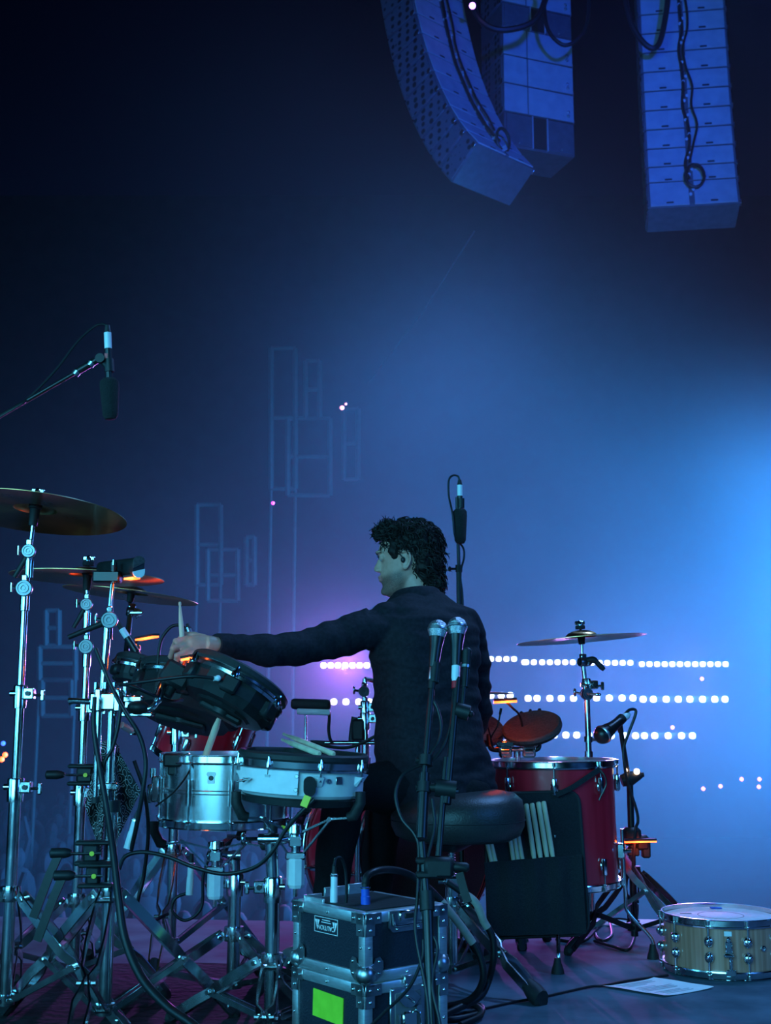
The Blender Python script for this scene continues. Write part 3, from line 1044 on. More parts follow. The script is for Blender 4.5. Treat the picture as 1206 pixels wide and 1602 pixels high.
S6 = Vector((at(572, 1180, 4.33).x, 4.33, 0.57))
s6 = thing('cymbal_holder', S6, 'chrome cymbal arm half hidden behind the drummer\'s back, with a black clamp on it', 'cymbal stand', KITSTANDS)
X6 = lambda px, py: at(px, py, 4.33)
part('arm_socket', 'chrome', s6, lambda m: (m.box((0.07, 0.09, 0.012), S6 + UP * 0.004, 0.004), m.cyl(S6, S6 + UP * 0.05, 0.019, 16)))
post(s6, 'lower_tube', S6, X6(572, 1165), 0.014)
post(s6, 'middle_tube', X6(572, 1165), X6(571, 1092), 0.0105)
height_clamp(s6, X6(571, 1110), 0.0115, 1)
height_clamp(s6, X6(571, 1128), 0.0125, 1)
part('black_clamp', 'black_plastic', s6, lambda m: (m.box((0.045, 0.05, 0.075), X6(560, 1142), 0.008), m.tube(spline([X6(556, 1122), X6(553, 1140), X6(551, 1160)], 4), 0.014, 10)))
tilter(s6, X6(570, 1082) + Vector((0, -0.015, 0)), 0.019)
post(s6, 'upper_tube', X6(570, 1092), X6(571, 1062), 0.0085)
c6 = at(714, 1070, 4.55)
n6 = Vector((0.03, 0, 1)).normalized()
post(s6, 'boom_tube', X6(571, 1062), c6 - n6 * 0.06 , 0.0075)
cymbal_mount(s6, c6, n6, 0.05)
cymbal('cymbal mostly hidden behind the drummer, its tip over the orange light bar', c6, n6, 0.215)

# ------------------------------------------------------------------ drums
def hoop_prof(R, z0, z1, flange=0.007):
    """triple-flanged hoop section from z0 (shell side) to z1 (rim)"""
    h = z1 - z0
    return [(R + flange, z0), (R + flange + 0.001, z0 + h * 0.16), (R + 0.003, z0 + h * 0.22), (R + 0.0022, z0 + h * 0.86),
            (R + flange * 0.6, z1 - 0.001), (R + flange * 0.6, z1), (R, z1), (R, z0 + h * 0.16), (R, z0)]


def acoustic_drum(root, M, R, H, shell_mat, nl, phase=0.0, lug='long', hoop_h=0.024, head='drum_head', bead=False):
    """shell, two heads, two hoops, lugs and rods; M places the drum axis on Z with the origin at mid height"""
    V = lambda a, r, z: M @ Vector((r * math.cos(a), r * math.sin(a), z))
    pr = [(R - 0.006, -H / 2), (R, -H / 2)]
    if bead:
        pr += [(R, -0.006), (R + 0.004, -0.003), (R + 0.004, 0.003), (R, 0.006)]
    pr += [(R, H / 2), (R - 0.006, H / 2)]
    part('shell', shell_mat, root, lambda m: m.lathe(pr, M, 64, closed=True))
    part('batter_head', head, root, lambda m: m.lathe([(0, H / 2 + 0.003), (R - 0.01, H / 2 + 0.003), (R + 0.002, H / 2 - 0.002), (R + 0.002, H / 2 - 0.008), (R - 0.004, H / 2 - 0.004), (0, H / 2)], M, 56))
    part('resonant_head', head, root, lambda m: m.lathe([(0, -H / 2 - 0.003), (R - 0.01, -H / 2 - 0.003), (R + 0.002, -H / 2 + 0.002), (R + 0.002, -H / 2 + 0.008), (R - 0.004, -H / 2 + 0.004), (0, -H / 2)], M, 56))
    for s in (1, -1):
        zz = [(r, s * z) for r, z in hoop_prof(R + 0.003, H / 2 - 0.010, H / 2 - 0.010 + hoop_h)]
        part('hoop', 'chrome', root, lambda m: m.lathe(zz, M, 64, closed=True))
    rng_ = random.Random(nl)
    proto = {}
    for k in range(nl):
        a = phase + 2 * PI * k / nl
        d = (M.to_3x3() @ Vector((math.cos(a), math.sin(a), 0))).normalized()
        ax = (M.to_3x3() @ UP).normalized()
        for s in ((1, -1) if lug != 'tube' else (1,)):
            if lug == 'tube':
                m = MB()
                m.cyl(V(a, R + 0.012, -H * 0.2), V(a, R + 0.012, H * 0.2), 0.0085, 10)
                m.box((0.022, 0.014, 0.018), frame(V(a, R + 0.006, 0), d, ax), 0.003)
            elif lug == 'tear':
                m = MB()
                zc = s * H * 0.16
                Mx = frame(V(a, R + 0.006, zc), d, ax)
                m.ball((0, 0, 0), (H * 0.125, 0.0145, 0.012), Mx, 14, 8)
                m.ball((0, 0, 0), (H * 0.09, 0.007, 0.010), Mx @ Matrix.Translation((0.002, 0, 0.008)), 12, 6)
            else:
                zc = s * (H / 2 - 0.062)
                m = MB()
                m.box((0.055, 0.017, 0.018), frame(V(a, R + 0.009, zc), d, ax), 0.006, 2)
                m.box((0.03, 0.024, 0.010), frame(V(a, R + 0.005, zc - s * 0.004), d, ax), 0.004)
            m.build('lug', 'chrome', root)
        for s in (1, -1):
            z_out = s * (H / 2 + hoop_h - 0.012)
            z_in = s * (H * 0.2 if lug == 'tube' else (H * 0.22 if lug == 'tear' else H / 2 - 0.045))
            m = MB()
            m.cyl(V(a, R + 0.0105, z_in), V(a, R + 0.0105, z_out - s * 0.006), 0.003, 8)
            m.cyl(V(a, R + 0.0105, z_out - s * 0.012), V(a, R + 0.0105, z_out), 0.0055, 8)
            # claw ear of the hoop where the rod passes
            m.box((0.018, 0.014, 0.005), frame(V(a, R + 0.009, s * (H / 2 - 0.006)), ax, d), 0.002)
            m.build('tension_rod', 'chrome', root)


# ---- steel snare on its stand
SN = at(352, 1234, 3.42)
sn = thing('snare_drum', SN, 'mirror-chrome steel snare drum with a keystone badge, behind the white pad', 'snare drum', 'snare drums')
Msn = frame(SN, Vector((0.01, -0.01, 1)), (1, 0, 0))
acoustic_drum(sn, Msn, 0.172, 0.164, 'steel_shell', 10, math.radians(-77), 'tube', bead=True)
bc = Msn @ Vector((0.172 * math.cos(math.radians(-95)), 0.172 * math.sin(math.radians(-95)), 0.038))
Mbd = frame(bc, Vector((-0.087, -1, 0)), (1, 0, 0))
part('badge', 'label_white', sn, lambda m: m.prism([(-0.010, 0.016), (0.010, 0.016), (0.013, 0.010), (0.009, 0.004), (0.009, -0.014), (-0.009, -0.014), (-0.009, 0.004), (-0.013, 0.010)], 0.0015, Mbd))
part('vent', 'black_metal', sn, lambda m: m.lathe([(0, 0.003), (0.005, 0.003), (0.007, 0.001), (0.007, 0)], Mbd, 14))
stz = Msn @ Vector((-0.185, -0.03, 0.0))
part('strainer', 'chrome', sn, lambda m: (m.box((0.02, 0.03, 0.07), stz, 0.004), m.box((0.014, 0.014, 0.05), stz + Vector((-0.014, -0.006, -0.012)), 0.004), m.cyl(stz + Vector((-0.008, 0, 0.03)), stz + Vector((-0.008, 0, 0.055)), 0.009, 10)))
# trigger clipped to the hoop
tp = at(272, 1186, 3.30)
tr_ = thing('drum_trigger', tp, 'small black trigger box clipped on the hoop of the steel snare', 'drum trigger')
part('trigger_body', 'black_plastic', tr_, lambda m: (m.box((0.05, 0.045, 0.035), tp + Vector((0, 0, -0.005)), 0.005), m.box((0.03, 0.03, 0.03), tp + Vector((0.0, 0.01, -0.03)), 0.004)))
part('trigger_knob', 'chrome', tr_, lambda m: m.cyl(tp + Vector((0.02, -0.02, 0.005)), tp + Vector((0.045, -0.022, 0.01)), 0.005, 8))
part('trigger_lead', 'cable', tr_, lambda m: m.tube(spline([tp + Vector((0.045, -0.022, 0.01)), tp + Vector((0.05, -0.05, -0.03)), tp + Vector((0.02, -0.08, -0.08)), tp + Vector((-0.03, -0.08, -0.12))], 6), 0.0025, 6))


# ---- stands for the snares
def basket_stand(label, base, post_top, hub, yaw, R, zmid, nut_h=0.07, group=KITSTANDS, tip_pts=(), tape=False, post_r=0.0155):
    root = thing('snare_stand', base, label, 'drum stand', group)
    tripod(root, base, 0.178, R, yaw, low_z=0.05, r=0.0155, w=0.023)
    post(root, 'lower_tube', base + UP * 0.04, Vector((base.x, base.y, zmid)), post_r * 1.12)
    height_clamp(root, Vector((base.x, base.y, zmid)), post_r * 1.12, -1)
    post(root, 'upper_tube', Vector((base.x, base.y, zmid)), post_top, post_r)
    part('tube_cap', 'chrome', root, lambda m: m.ball(post_top, (post_r * 1.1, post_r * 1.1, 0.014)))
    # ball-jointed arm from post to basket
    part('gear_arm', 'chrome', root, lambda m: (m.cyl(post_top - UP * 0.008, hub + Vector((0, 0.01, -0.012)), 0.011, 12), m.cyl(post_top + Vector((-0.03, -0.01, 0)), post_top + Vector((0.02, -0.01, 0.0)), 0.013, 12)))
    part('tilt_screw', 'chrome', root, lambda m: (m.cyl(post_top + Vector((-0.03, -0.01, 0)), post_top + Vector((-0.06, -0.016, 0)), 0.005, 8), m.ball(post_top + Vector((-0.066, -0.016, 0)), (0.007, 0.016, 0.016))))
    part('basket_hub', 'chrome', root, lambda m: (m.cyl(hub + UP * 0.02, hub - UP * 0.07, 0.012, 14), m.lathe([(0, 0.02), (0.022, 0.018), (0.024, 0.0), (0.014, -0.008), (0, -0.008)], Matrix.Translation(hub), 16),
                                                  m.box((0.05, 0.03, 0.02), hub - UP * 0.055, 0.004), m.box((0.034, 0.03, 0.03), hub - UP * 0.02, 0.004)))
    # six-sided adjusting nut below
    part('adjusting_nut', 'pad_white', root, lambda m: m.lathe([(0, -0.062), (0.019, -0.062), (0.022, -0.066), (0.022, -0.062 - nut_h + 0.008), (0.018, -0.062 - nut_h), (0, -0.062 - nut_h)], Matrix.Translation(hub), 8), sharp=20)
    part('nut_tip', 'chrome', root, lambda m: m.cyl(hub - UP * (0.062 + nut_h), hub - UP * (0.082 + nut_h), 0.006, 8))
    for tpt in tip_pts:
        tpt = Vector(tpt)
        out = (tpt - hub)
        out.z = 0
        out.normalize()
        mid = hub.lerp(tpt, 0.55) - UP * 0.012
        knee = hub.lerp(tpt, 0.9)
        knee.z = tpt.z - 0.045
        s = Vector((-out.y, out.x, 0))
        arm = part('basket_arm', 'chrome', root, lambda m: (m.strap([hub + out * 0.015, mid, knee, tpt - UP * 0.012], s, 0.020, 0.005),
                                                            m.cyl(mid - s * 0.013, mid + s * 0.013, 0.006, 8),
                                                            m.strap([hub + out * 0.02 - UP * 0.05, mid], s, 0.012, 0.004)))
        part('rubber_tip', 'black_rubber', arm, lambda m: (m.tube([knee - out * 0.015, knee + UP * 0.004, tpt - UP * 0.01, tpt + UP * 0.016], [0.011, 0.014, 0.013, 0.012], 10)))
        if tape:
            part('tape', 'tape_yellow', arm, lambda m: m.strap([hub.lerp(mid, 0.25) - UP * 0.002, hub.lerp(mid, 0.42)], s, 0.0215, 0.0065))
            tape = False
    return root


hubA = at(338, 1327, 3.40)
zb = Msn @ Vector((0, 0, -0.098))
tips = [zb + polar(math.radians(a)) * 0.19 for a in (-160, -40, 80)]
basket_stand('chrome snare stand under the steel snare drum', Vector((at(364, 1545, 3.44).x, 3.44, 0)), at(366, 1338, 3.44), hubA, math.radians(200), 0.30, 0.305, tip_pts=tips)

# ---- white electronic snare pad
EP = at(473, 1214, 3.1)
ne = Vector((0.055, -0.02, 1)).normalized()
Mep = frame(EP, ne, (1, 0, 0))
ep = thing('electronic_snare', EP, 'white electronic snare pad with black rubber rim and chrome hoop', 'drum pad', 'electronic drum pads')
RE = 0.157
part('pad_shell', 'pad_white', ep, lambda m: m.lathe([(0, 0.03), (RE - 0.008, 0.03), (RE - 0.004, 0.026), (RE - 0.004, -0.036), (RE - 0.012, -0.044), (0, -0.044)], Mep, 64))
part('base_ring', 'black_plastic', ep, lambda m: m.lathe([(0, -0.044), (RE - 0.010, -0.044), (RE - 0.006, -0.048), (RE - 0.008, -0.062), (RE - 0.03, -0.066), (0, -0.062)], Mep, 56))
part('chrome_hoop', 'chrome', ep, lambda m: m.lathe([(RE - 0.004, 0.020), (RE + 0.006, 0.019), (RE + 0.007, 0.024), (RE + 0.003, 0.026), (RE + 0.004, 0.041), (RE - 0.004, 0.044)], Mep, 64, closed=True))
part('rubber_rim', 'black_rubber', ep, lambda m: m.lathe([(RE - 0.012, 0.040), (RE + 0.003, 0.041), (RE + 0.007, 0.046), (RE + 0.006, 0.056), (RE + 0.001, 0.061), (RE - 0.009, 0.060), (RE - 0.012, 0.054)], Mep, 64, closed=True))
part('mesh_head', 'mesh_black', ep, lambda m: m.lathe([(0, 0.050), (RE - 0.010, 0.050), (RE - 0.010, 0.046), (0, 0.046)], Mep, 48))
for k in range(8):
    a = math.radians(-71 + 45 * k)
    V = lambda r, z: Mep @ Vector((r * math.cos(a), r * math.sin(a), z))
    dd = (Mep.to_3x3() @ Vector((math.cos(a), math.sin(a), 0)))
    lg = part('lug', 'pad_white', ep, lambda m: m.add([(-0.013, -0.004, -0.012), (0.011, -0.004, -0.012), (0.011, -0.004, 0.012), (-0.013, -0.004, 0.012),
                                                       (-0.013, 0.004, -0.006), (0.009, 0.018, -0.007), (0.009, 0.018, 0.007), (-0.013, 0.004, 0.006)],
                                                      [(0, 1, 2, 3), (7, 6, 5, 4), (0, 4, 5, 1), (1, 5, 6, 2), (2, 6, 7, 3), (3, 7, 4, 0)], frame(V(RE - 0.004, 0.0), ne, Vector((-dd.y, dd.x, 0))) @ Matrix.Rotation(0, 4, 'Z') @ Matrix(((0, 0, 1, 0), (0, -1, 0, 0), (1, 0, 0, 0), (0, 0, 0, 1)))), smooth=False)
    part('tension_bolt', 'chrome', lg, lambda m: (m.cyl(V(RE + 0.007, -0.002), V(RE + 0.008, 0.040), 0.003, 8), m.lathe([(0, 0.052), (0.0035, 0.051), (0.0045, 0.040), (0.007, 0.034), (0.007, 0.026), (0, 0.024)], frame(V(RE + 0.008, 0.0), ne), 10)))
# mounting plate on the side that faces the camera
pl = MB()
for j in range(13):
    a = math.radians(-152 + j * 5.2)
    for z_, r_ in ((0.020, 0.010), (-0.034, 0.010), (-0.034, 0.0), (0.020, 0.0)):
        pl.v.append(Mep @ Vector(((RE + r_) * math.cos(a), (RE + r_) * math.sin(a), z_)))
for j in range(12):
    for k in range(4):
        k2 = (k + 1) % 4
        pl.f.append((j * 4 + k, j * 4 + k2, j * 4 + 4 + k2, j * 4 + 4 + k))
pl.f += [(0, 1, 2, 3), (48, 51, 50, 49)]
plate = pl.build('mount_plate', 'pad_white', ep)
for px, py in ((473, 1208), (472, 1226)):
    a = math.radians(-91)
    part('screw', 'chrome_dull', plate, lambda m: m.lathe([(0, 0.002), (0.004, 0.002), (0.0052, 0.0), (0.0052, -0.004)], frame(Mep @ Vector(((RE + 0.0105) * math.cos(a), (RE + 0.0105) * math.sin(a), 0.010 if py < 1215 else -0.022)), (math.cos(a), math.sin(a), 0)), 10))
wa = math.radians(-137)
wq = Mep @ Vector(((RE + 0.012) * math.cos(wa), (RE + 0.012) * math.sin(wa), -0.008))
part('wing_bolt', 'chrome', plate, lambda m: (m.cyl(wq, wq + Vector((-0.008, -0.012, 0)), 0.006, 10), m.box((0.036, 0.005, 0.010), frame(wq + Vector((-0.008, -0.014, 0)), (0, -1, 0), (1, 0, 0.2)), 0.002)))
ja = math.radians(-80)
jq = Mep @ Vector(((RE + 0.004) * math.cos(ja), (RE + 0.004) * math.sin(ja), -0.012))
part('jack_cover', 'black_plastic', ep, lambda m: m.prism(pill(0.028, 0.046), 0.014, frame(jq, (math.cos(ja), math.sin(ja), 0), (1, 0, 0))))
part('yellow_tape', 'tape_yellow', ep, lambda m: m.strap([jq + Vector((-0.002, -0.014, -0.022)), jq + Vector((-0.012, -0.02, -0.046))], (1, 0, 0.25), 0.017, 0.006))
la = math.radians(-52)
lq = Mep @ Vector(((RE + 0.0) * math.cos(la), (RE + 0.0) * math.sin(la), 0.002))
part('label_plate', 'chrome_dull', ep, lambda m: (m.box((0.018, 0.002, 0.018), frame(lq, UP, (-math.sin(la), math.cos(la), 0)), 0.001),))
part('socket', 'chrome_dull', ep, lambda m: m.lathe([(0, 0.0), (0.003, 0.0), (0.004, 0.003), (0.006, 0.003), (0.006, -0.003)], frame(Mep @ Vector(((RE - 0.003) * math.cos(la - 0.18), (RE - 0.003) * math.sin(la - 0.18), 0.0)), (math.cos(la - 0.18), math.sin(la - 0.18), 0)), 12))

hubB = at(463, 1302, 3.08)
zeb = Mep @ Vector((0, 0, -0.05))
tipsB = [zeb + polar(math.radians(a)) * (RE + 0.012) for a in (-155, -28, 88)]
basket_stand('chrome snare stand holding the white electronic pad, blue glints on its post', Vector((at(424, 1590, 3.06).x, 3.06, 0)), at(424, 1312, 3.06), hubB, math.radians(150), 0.30, 0.343, tip_pts=tipsB, tape=True)


# ---- tilted black electronic pads
def e_pad(label, c, n, R, T, xh, chrome=True):
    n = Vector(n).normalized()
    M = frame(c, n, xh)
    root = thing('electronic_pad', c, label, 'drum pad', 'electronic drum pads')
    part('pad_shell', 'black_plastic', root, lambda m: m.lathe([(0, -T), (R * 0.55, -T), (R * 0.60, -T + 0.006), (R * 0.86, -T + 0.008), (R - 0.004, -T * 0.55), (R - 0.002, 0.0), (R - 0.01, 0.002), (0, 0.002)], M, 12), sharp=20)
    part('chrome_hoop', 'chrome' if chrome else 'black_metal', root, lambda m: m.lathe([(R - 0.004, -0.004), (R + 0.006, -0.005), (R + 0.007, 0.003), (R + 0.001, 0.008), (R + 0.001, 0.017), (R - 0.004, 0.018)], M, 64, closed=True))
    part('rubber_rim', 'black_rubber', root, lambda m: m.lathe([(R - 0.012, 0.014), (R + 0.004, 0.015), (R + 0.008, 0.020), (R + 0.007, 0.032), (R + 0.001, 0.037), (R - 0.010, 0.036)], M, 64, closed=True))
    part('mesh_head', 'mesh_black', root, lambda m: m.lathe([(0, 0.026), (R - 0.008, 0.026), (R - 0.008, 0.02), (0, 0.02)], M, 48))
    for k in range(6):
        a = math.radians(30 + 60 * k)
        V = lambda r, z: M @ Vector((r * math.cos(a), r * math.sin(a), z))
        dd = M.to_3x3() @ Vector((math.cos(a), math.sin(a), 0))
        lg = part('lug', 'black_plastic', root, lambda m: m.box((0.045, 0.026, T * 0.62), frame(V(R - 0.004, -T * 0.36), n, M.to_3x3() @ Vector((-math.sin(a), math.cos(a), 0))), 0.006))
        part('tension_bolt', 'chrome', lg, lambda m: (m.cyl(V(R + 0.006, -0.022), V(R + 0.006, 0.010), 0.003, 8), m.lathe([(0, 0.024), (0.004, 0.023), (0.0055, 0.012), (0.010, 0.006), (0.010, -0.004), (0, -0.006)], frame(V(R + 0.007, 0), n), 8)))
    part('bottom_plate', 'black_plastic', root, lambda m: (m.box((R * 0.9, R * 0.34, 0.018), M @ Matrix.Translation((0, 0, -T - 0.006)), 0.006), m.lathe([(0, -T - 0.012), (0.028, -T - 0.012), (0.03, -T)], M, 20)))
    return root, M


P1 = at(367, 1077, 3.14)
np1 = Vector((0.45, 0.25, 0.86)).normalized()
ep1, M1 = e_pad('black electronic tom pad with a chrome hoop, tilted below the drummer\'s hand', P1, np1, 0.130, 0.068, (0.86, 0.0, -0.45))
jk = M1 @ Vector((0.138 * math.cos(math.radians(-112)), 0.138 * math.sin(math.radians(-112)), -0.03))
P2 = at(298, 1080, 3.58)
ep2, M2 = e_pad('larger black electronic pad half hidden behind the tilted tom pad', P2, (0.22, 0.30, 0.92), 0.165, 0.095, (0.9, 0, -0.3))
P3 = at(222, 1054, 3.72)
ep3, M3 = e_pad('small dark electronic pad with a glinting chrome edge behind the block clamp', P3, (0.25, 0.25, 0.93), 0.085, 0.05, (0.9, 0, -0.3))


# dark mounting bracket of the front pad
br = at(276, 1058, 3.12)
part('mount_bracket', 'black_plastic', ep1, lambda m: (m.box((0.075, 0.05, 0.06), frame(br, np1, (0.86, 0.0, -0.45)), 0.008), m.cyl(br + Vector((-0.01, 0, -0.03)), br + Vector((-0.02, -0.01, -0.05)), 0.012, 10)))
part('jack_plug', 'pad_white', ep1, lambda m: (m.ball(at(341, 1061, 2.985), 0.0075), m.cyl(at(341, 1061, 2.99), at(333, 1062, 2.99), 0.006, 8), m.cyl(at(341, 1061, 2.99), at(341, 1061, 3.06), 0.005, 8)))

# ---- red rack tom, bass drum
RT = at(322, 1150, 4.36)
rt = thing('rack_tom', RT, 'dark red rack tom in shadow behind the black pads', 'drum')
nrt = Vector((0.35, -0.10, 0.9)).normalized()
Mrt = frame(RT, nrt)
acoustic_drum(rt, Mrt, 0.152, 0.19, 'red_lacquer', 6, 0.3, 'long')
BD = at(622, 1370, 4.42)
bd = thing('bass_drum', Vector((BD.x, BD.y, 0)), 'dark red bass drum in deep shadow behind the drummer\'s legs', 'drum')
nbd = Vector((0.55, -0.80, 0.02)).normalized()
Mbd2 = frame(Vector((BD.x, BD.y, 0.300)), nbd, UP)
acoustic_drum(bd, Mbd2, 0.272, 0.34, 'red_lacquer', 8, 0.2, 'long', head='mesh_black')
for s in (-1, 1):
    a0 = Vector((BD.x, BD.y, 0.16)) + Vector((0.8, 0.55, 0)) * (0.24 * s)
    part('spur', 'chrome', bd, lambda m: m.cyl(a0, Vector((a0.x, a0.y, 0.01)) + Vector((0.8, 0.55, 0)) * (0.10 * s), 0.008, 10))

# ---- floor tom
FT = at(868, 1290, 4.12)
FT.z = 0.418
ft = thing('floor_tom', Vector((FT.x, FT.y, 0)), 'glossy red floor tom on bent chrome legs, beside the stick bag', 'drum')
Mft = frame(FT, Vector((-0.012, -0.01, 1)))
RF, HF = 0.199, 0.376
acoustic_drum(ft, Mft, RF, HF, 'red_lacquer', 8, math.radians(-52), 'long')
for a in (math.radians(-14), math.radians(-98), math.radians(140)):
    V = lambda r, z: Mft @ Vector((r * math.cos(a), r * math.sin(a), z))
    lg = part('leg', 'chrome', ft, lambda m: m.tube(spline([V(RF + 0.018, -0.02), V(RF + 0.018, -0.12), V(RF + 0.020, -0.235), V(RF + 0.026, -0.28), V(RF + 0.085, -0.345), V(RF + 0.10, -0.368), V(RF + 0.103, -0.395)], 5), 0.0065, 10))
    part('leg_bracket', 'chrome', ft, lambda m: (m.box((0.034, 0.026, 0.05), frame(V(RF + 0.012, -0.09), UP, (-math.sin(a), math.cos(a), 0)), 0.005), m.cyl(V(RF + 0.02, -0.09), V(RF + 0.045, -0.09), 0.006, 8)))
    part('rubber_foot', 'black_rubber', lg, lambda m: m.lathe([(0, 0.045), (0.009, 0.045), (0.012, 0.03), (0.018, 0.012), (0.020, 0.0), (0, 0.0)], Matrix.Translation(Vector((V(RF + 0.103, 0).x, V(RF + 0.103, 0).y, 0.0))), 14))

# ---- wooden snare on the floor
FS = Vector((at(1130, 1490, 3.88).x, 3.88, 0.086))
fs = thing('snare_drum', Vector((FS.x, FS.y, 0)), 'wood-veneer snare drum standing on the bare stage floor', 'snare drum', 'snare drums')
Mfs = Matrix.Translation(FS)
acoustic_drum(fs, Mfs, 0.172, 0.140, 'snare_wood', 10, math.radians(-81), 'tear')
Vf = lambda a, r, z: Mfs @ Vector((r * math.cos(math.radians(a)), r * math.sin(math.radians(a)), z))
Msx = frame(Vf(-99, 0.178, 0.0), (math.cos(math.radians(-99)), math.sin(math.radians(-99)), 0), (1, 0, 0))
part('throw_off', 'chrome', fs, lambda m: (m.box((0.020, 0.046, 0.012), Msx @ Matrix.Translation((0, 0.004, 0.004)), 0.003), m.box((0.028, 0.012, 0.018), Msx @ Matrix.Translation((-0.002, -0.012, 0.012)), 0.004),
                                           m.box((0.010, 0.04, 0.008), Msx @ Matrix.Translation((0.004, -0.035, 0.006)), 0.003), m.box((0.03, 0.02, 0.006), Msx @ Matrix.Translation((0.004, -0.062, 0.004)), 0.003),
                                           m.box((0.012, 0.02, 0.010), Msx @ Matrix.Translation((0, 0.030, 0.006)), 0.004)))
part('badge', 'label_white', fs, lambda m: m.box((0.022, 0.014, 0.002), Msx @ Matrix.Translation((0, 0.046, -0.004)), 0.001))
Mvt = frame(Vf(-63, 0.172, 0.002), (math.cos(math.radians(-63)), math.sin(math.radians(-63)), 0), (1, 0, 0))
part('vent', 'chrome', fs, lambda m: m.lathe([(0, 0.002), (0.004, 0.002), (0.005, 0.006), (0.009, 0.005), (0.010, 0)], Mvt, 8))
part('head_marking', 'ink', fs, lambda m: m.lathe([(0.068, 0.0735), (0.0695, 0.0735), (0.0695, 0.0728), (0.068, 0.0728)], Mfs, 48, closed=True))
part('head_tape', 'blue_plastic', fs, lambda m: m.box((0.035, 0.02, 0.003), FS + Vector((0.02, 0.13, 0.0755)), 0.0008))
part('head_print', 'ink', fs, lambda m: m.box((0.035, 0.010, 0.0006), FS + Vector((-0.10, 0.03, 0.0734))))

# ------------------------------------------------------------------ throne
TH = Vector((at(708, 1525, 3.67).x, 3.67, 0))
th = thing('drum_throne', TH, 'drum throne with a thick black vinyl seat and braced chrome legs', 'stool')
SZ = Matrix.Translation(Vector((at(716, 1300, 3.66).x, 3.66, 0)))
seat = MB().lathe([(0, 0.405), (0.10, 0.402), (0.155, 0.404), (0.182, 0.418), (0.195, 0.445), (0.197, 0.48), (0.190, 0.512), (0.168, 0.533), (0.12, 0.545), (0.06, 0.546), (0, 0.544)], SZ, 56)
for v in seat.v:                                             # saddle dip at the front
    dx = v.x - SZ.translation.x
    if v.z > 0.5:
        v.z += 0.012 * (dx / 0.19) - 0.006
seat.build('seat', 'vinyl', th, sharp=60)
part('seat_seam', 'black_rubber', th, lambda m: m.tube([SZ @ Vector((0.1975 * math.cos(k / 48 * 2 * PI), 0.1975 * math.sin(k / 48 * 2 * PI), 0.462)) for k in range(48)], 0.0015, 5, closed=True))
post(th, 'seat_rod', TH + UP * 0.41, TH + UP * 0.27, 0.009)
part('thread', 'chrome_dull', th, lambda m: [m.lathe([(0.008, z - 0.003), (0.0115, z), (0.008, z + 0.003)], Matrix.Translation(TH), 12) for z in [0.30 + 0.0075 * k for k in range(12)]])
part('clamp_block', 'chrome', th, lambda m: (m.box((0.045, 0.045, 0.03), TH + UP * 0.285, 0.005), m.cyl(TH + Vector((-0.04, 0, 0.285)), TH + Vector((0.03, 0, 0.285)), 0.008, 10), m.cyl(TH + UP * 0.27, TH + UP * 0.21, 0.021, 16)))
part('under_plate', 'black_metal', th, lambda m: m.lathe([(0, 0.404), (0.07, 0.404), (0.065, 0.392), (0.025, 0.37), (0, 0.37)], Matrix.Translation(TH), 20))
tripod(th, TH, 0.225, 0.33, 0, low_z=0.045, r=0.0155, yaws=[math.radians(-49), math.radians(71), math.radians(191)], w=0.026, foot_r=0.026)
post(th, 'post', TH + UP * 0.03, TH + UP * 0.24, 0.0155)

# ------------------------------------------------------------------ the drummer
from mathutils import noise as mnoise


def remeshed(m, voxel, smooth, name, mat, parent, wrinkle=None, factor=0.5):
    me = bpy.data.meshes.new(name + '_raw')
    me.from_pydata([tuple(p) for p in m.v], [], m.f)
    bm = bmesh.new()
    bm.from_mesh(me)
    bmesh.ops.recalc_face_normals(bm, faces=bm.faces)
    bm.to_mesh(me)
    bm.free()
    o = bpy.data.objects.new(name, me)
    COL.objects.link(o)
    md = o.modifiers.new('r', 'REMESH')
    md.mode = 'VOXEL'
    md.voxel_size = voxel
    if smooth:
        sm = o.modifiers.new('s', 'SMOOTH')
        sm.iterations = smooth
        sm.factor = factor
    dg = bpy.context.evaluated_depsgraph_get()
    new = bpy.data.meshes.new_from_object(o.evaluated_get(dg))
    o.modifiers.clear()
    o.data = new
    if wrinkle:
        nr = [v.normal.copy() for v in new.vertices]
        for v, n in zip(new.vertices, nr):
            v.co += n * wrinkle(v.co)
    new.materials.clear()
    new.materials.append(MAT[mat] if isinstance(mat, str) else mat)
    new.polygons.foreach_set('use_smooth', [True] * len(new.polygons))
    org = world_origin(parent)
    new.transform(Matrix.Translation(-org))
    o.parent = parent
    return o


FD = Vector((-0.55, 0.835, 0)).normalized()
LF = Vector((-FD.y, FD.x, 0))                                # his left
RINGS = [(1262, 682, 3.74, .178, .150), (1235, 682, 3.74, .186, .150), (1200, 679, 3.75, .182, .142), (1150, 673, 3.76, .172, .130), (1100, 668, 3.77, .168, .122),
         (1050, 666, 3.78, .174, .122), (1005, 664, 3.79, .184, .124), (975, 662, 3.80, .186, .115), (955, 659, 3.81, .160, .098), (940, 656, 3.82, .112, .082), (926, 653, 3.83, .070, .068)]


def torso(m, k=1.0, upto=None):
    n = 40
    base = len(m.v)
    rows = RINGS if upto is None else RINGS[:upto]
    for (py, px, Y, a, b) in rows:
        c = at(px, py, Y)
        for q in range(n):
            t = 2 * PI * q / n
            ct, st = math.cos(t), math.sin(t)
            e = 0.85
            m.v.append(c + LF * (a * k * math.copysign(abs(ct) ** e, ct)) + FD * (b * k * math.copysign(abs(st) ** e, st)))
    for i in range(len(rows) - 1):
        for q in range(n):
            q2 = (q + 1) % n
            m.f.append((base + i * n + q, base + i * n + q2, base + (i + 1) * n + q2, base + (i + 1) * n + q))
    m.f.append(tuple(base + q for q in range(n))[::-1])
    m.f.append(tuple(base + (len(rows) - 1) * n + q for q in range(n)))


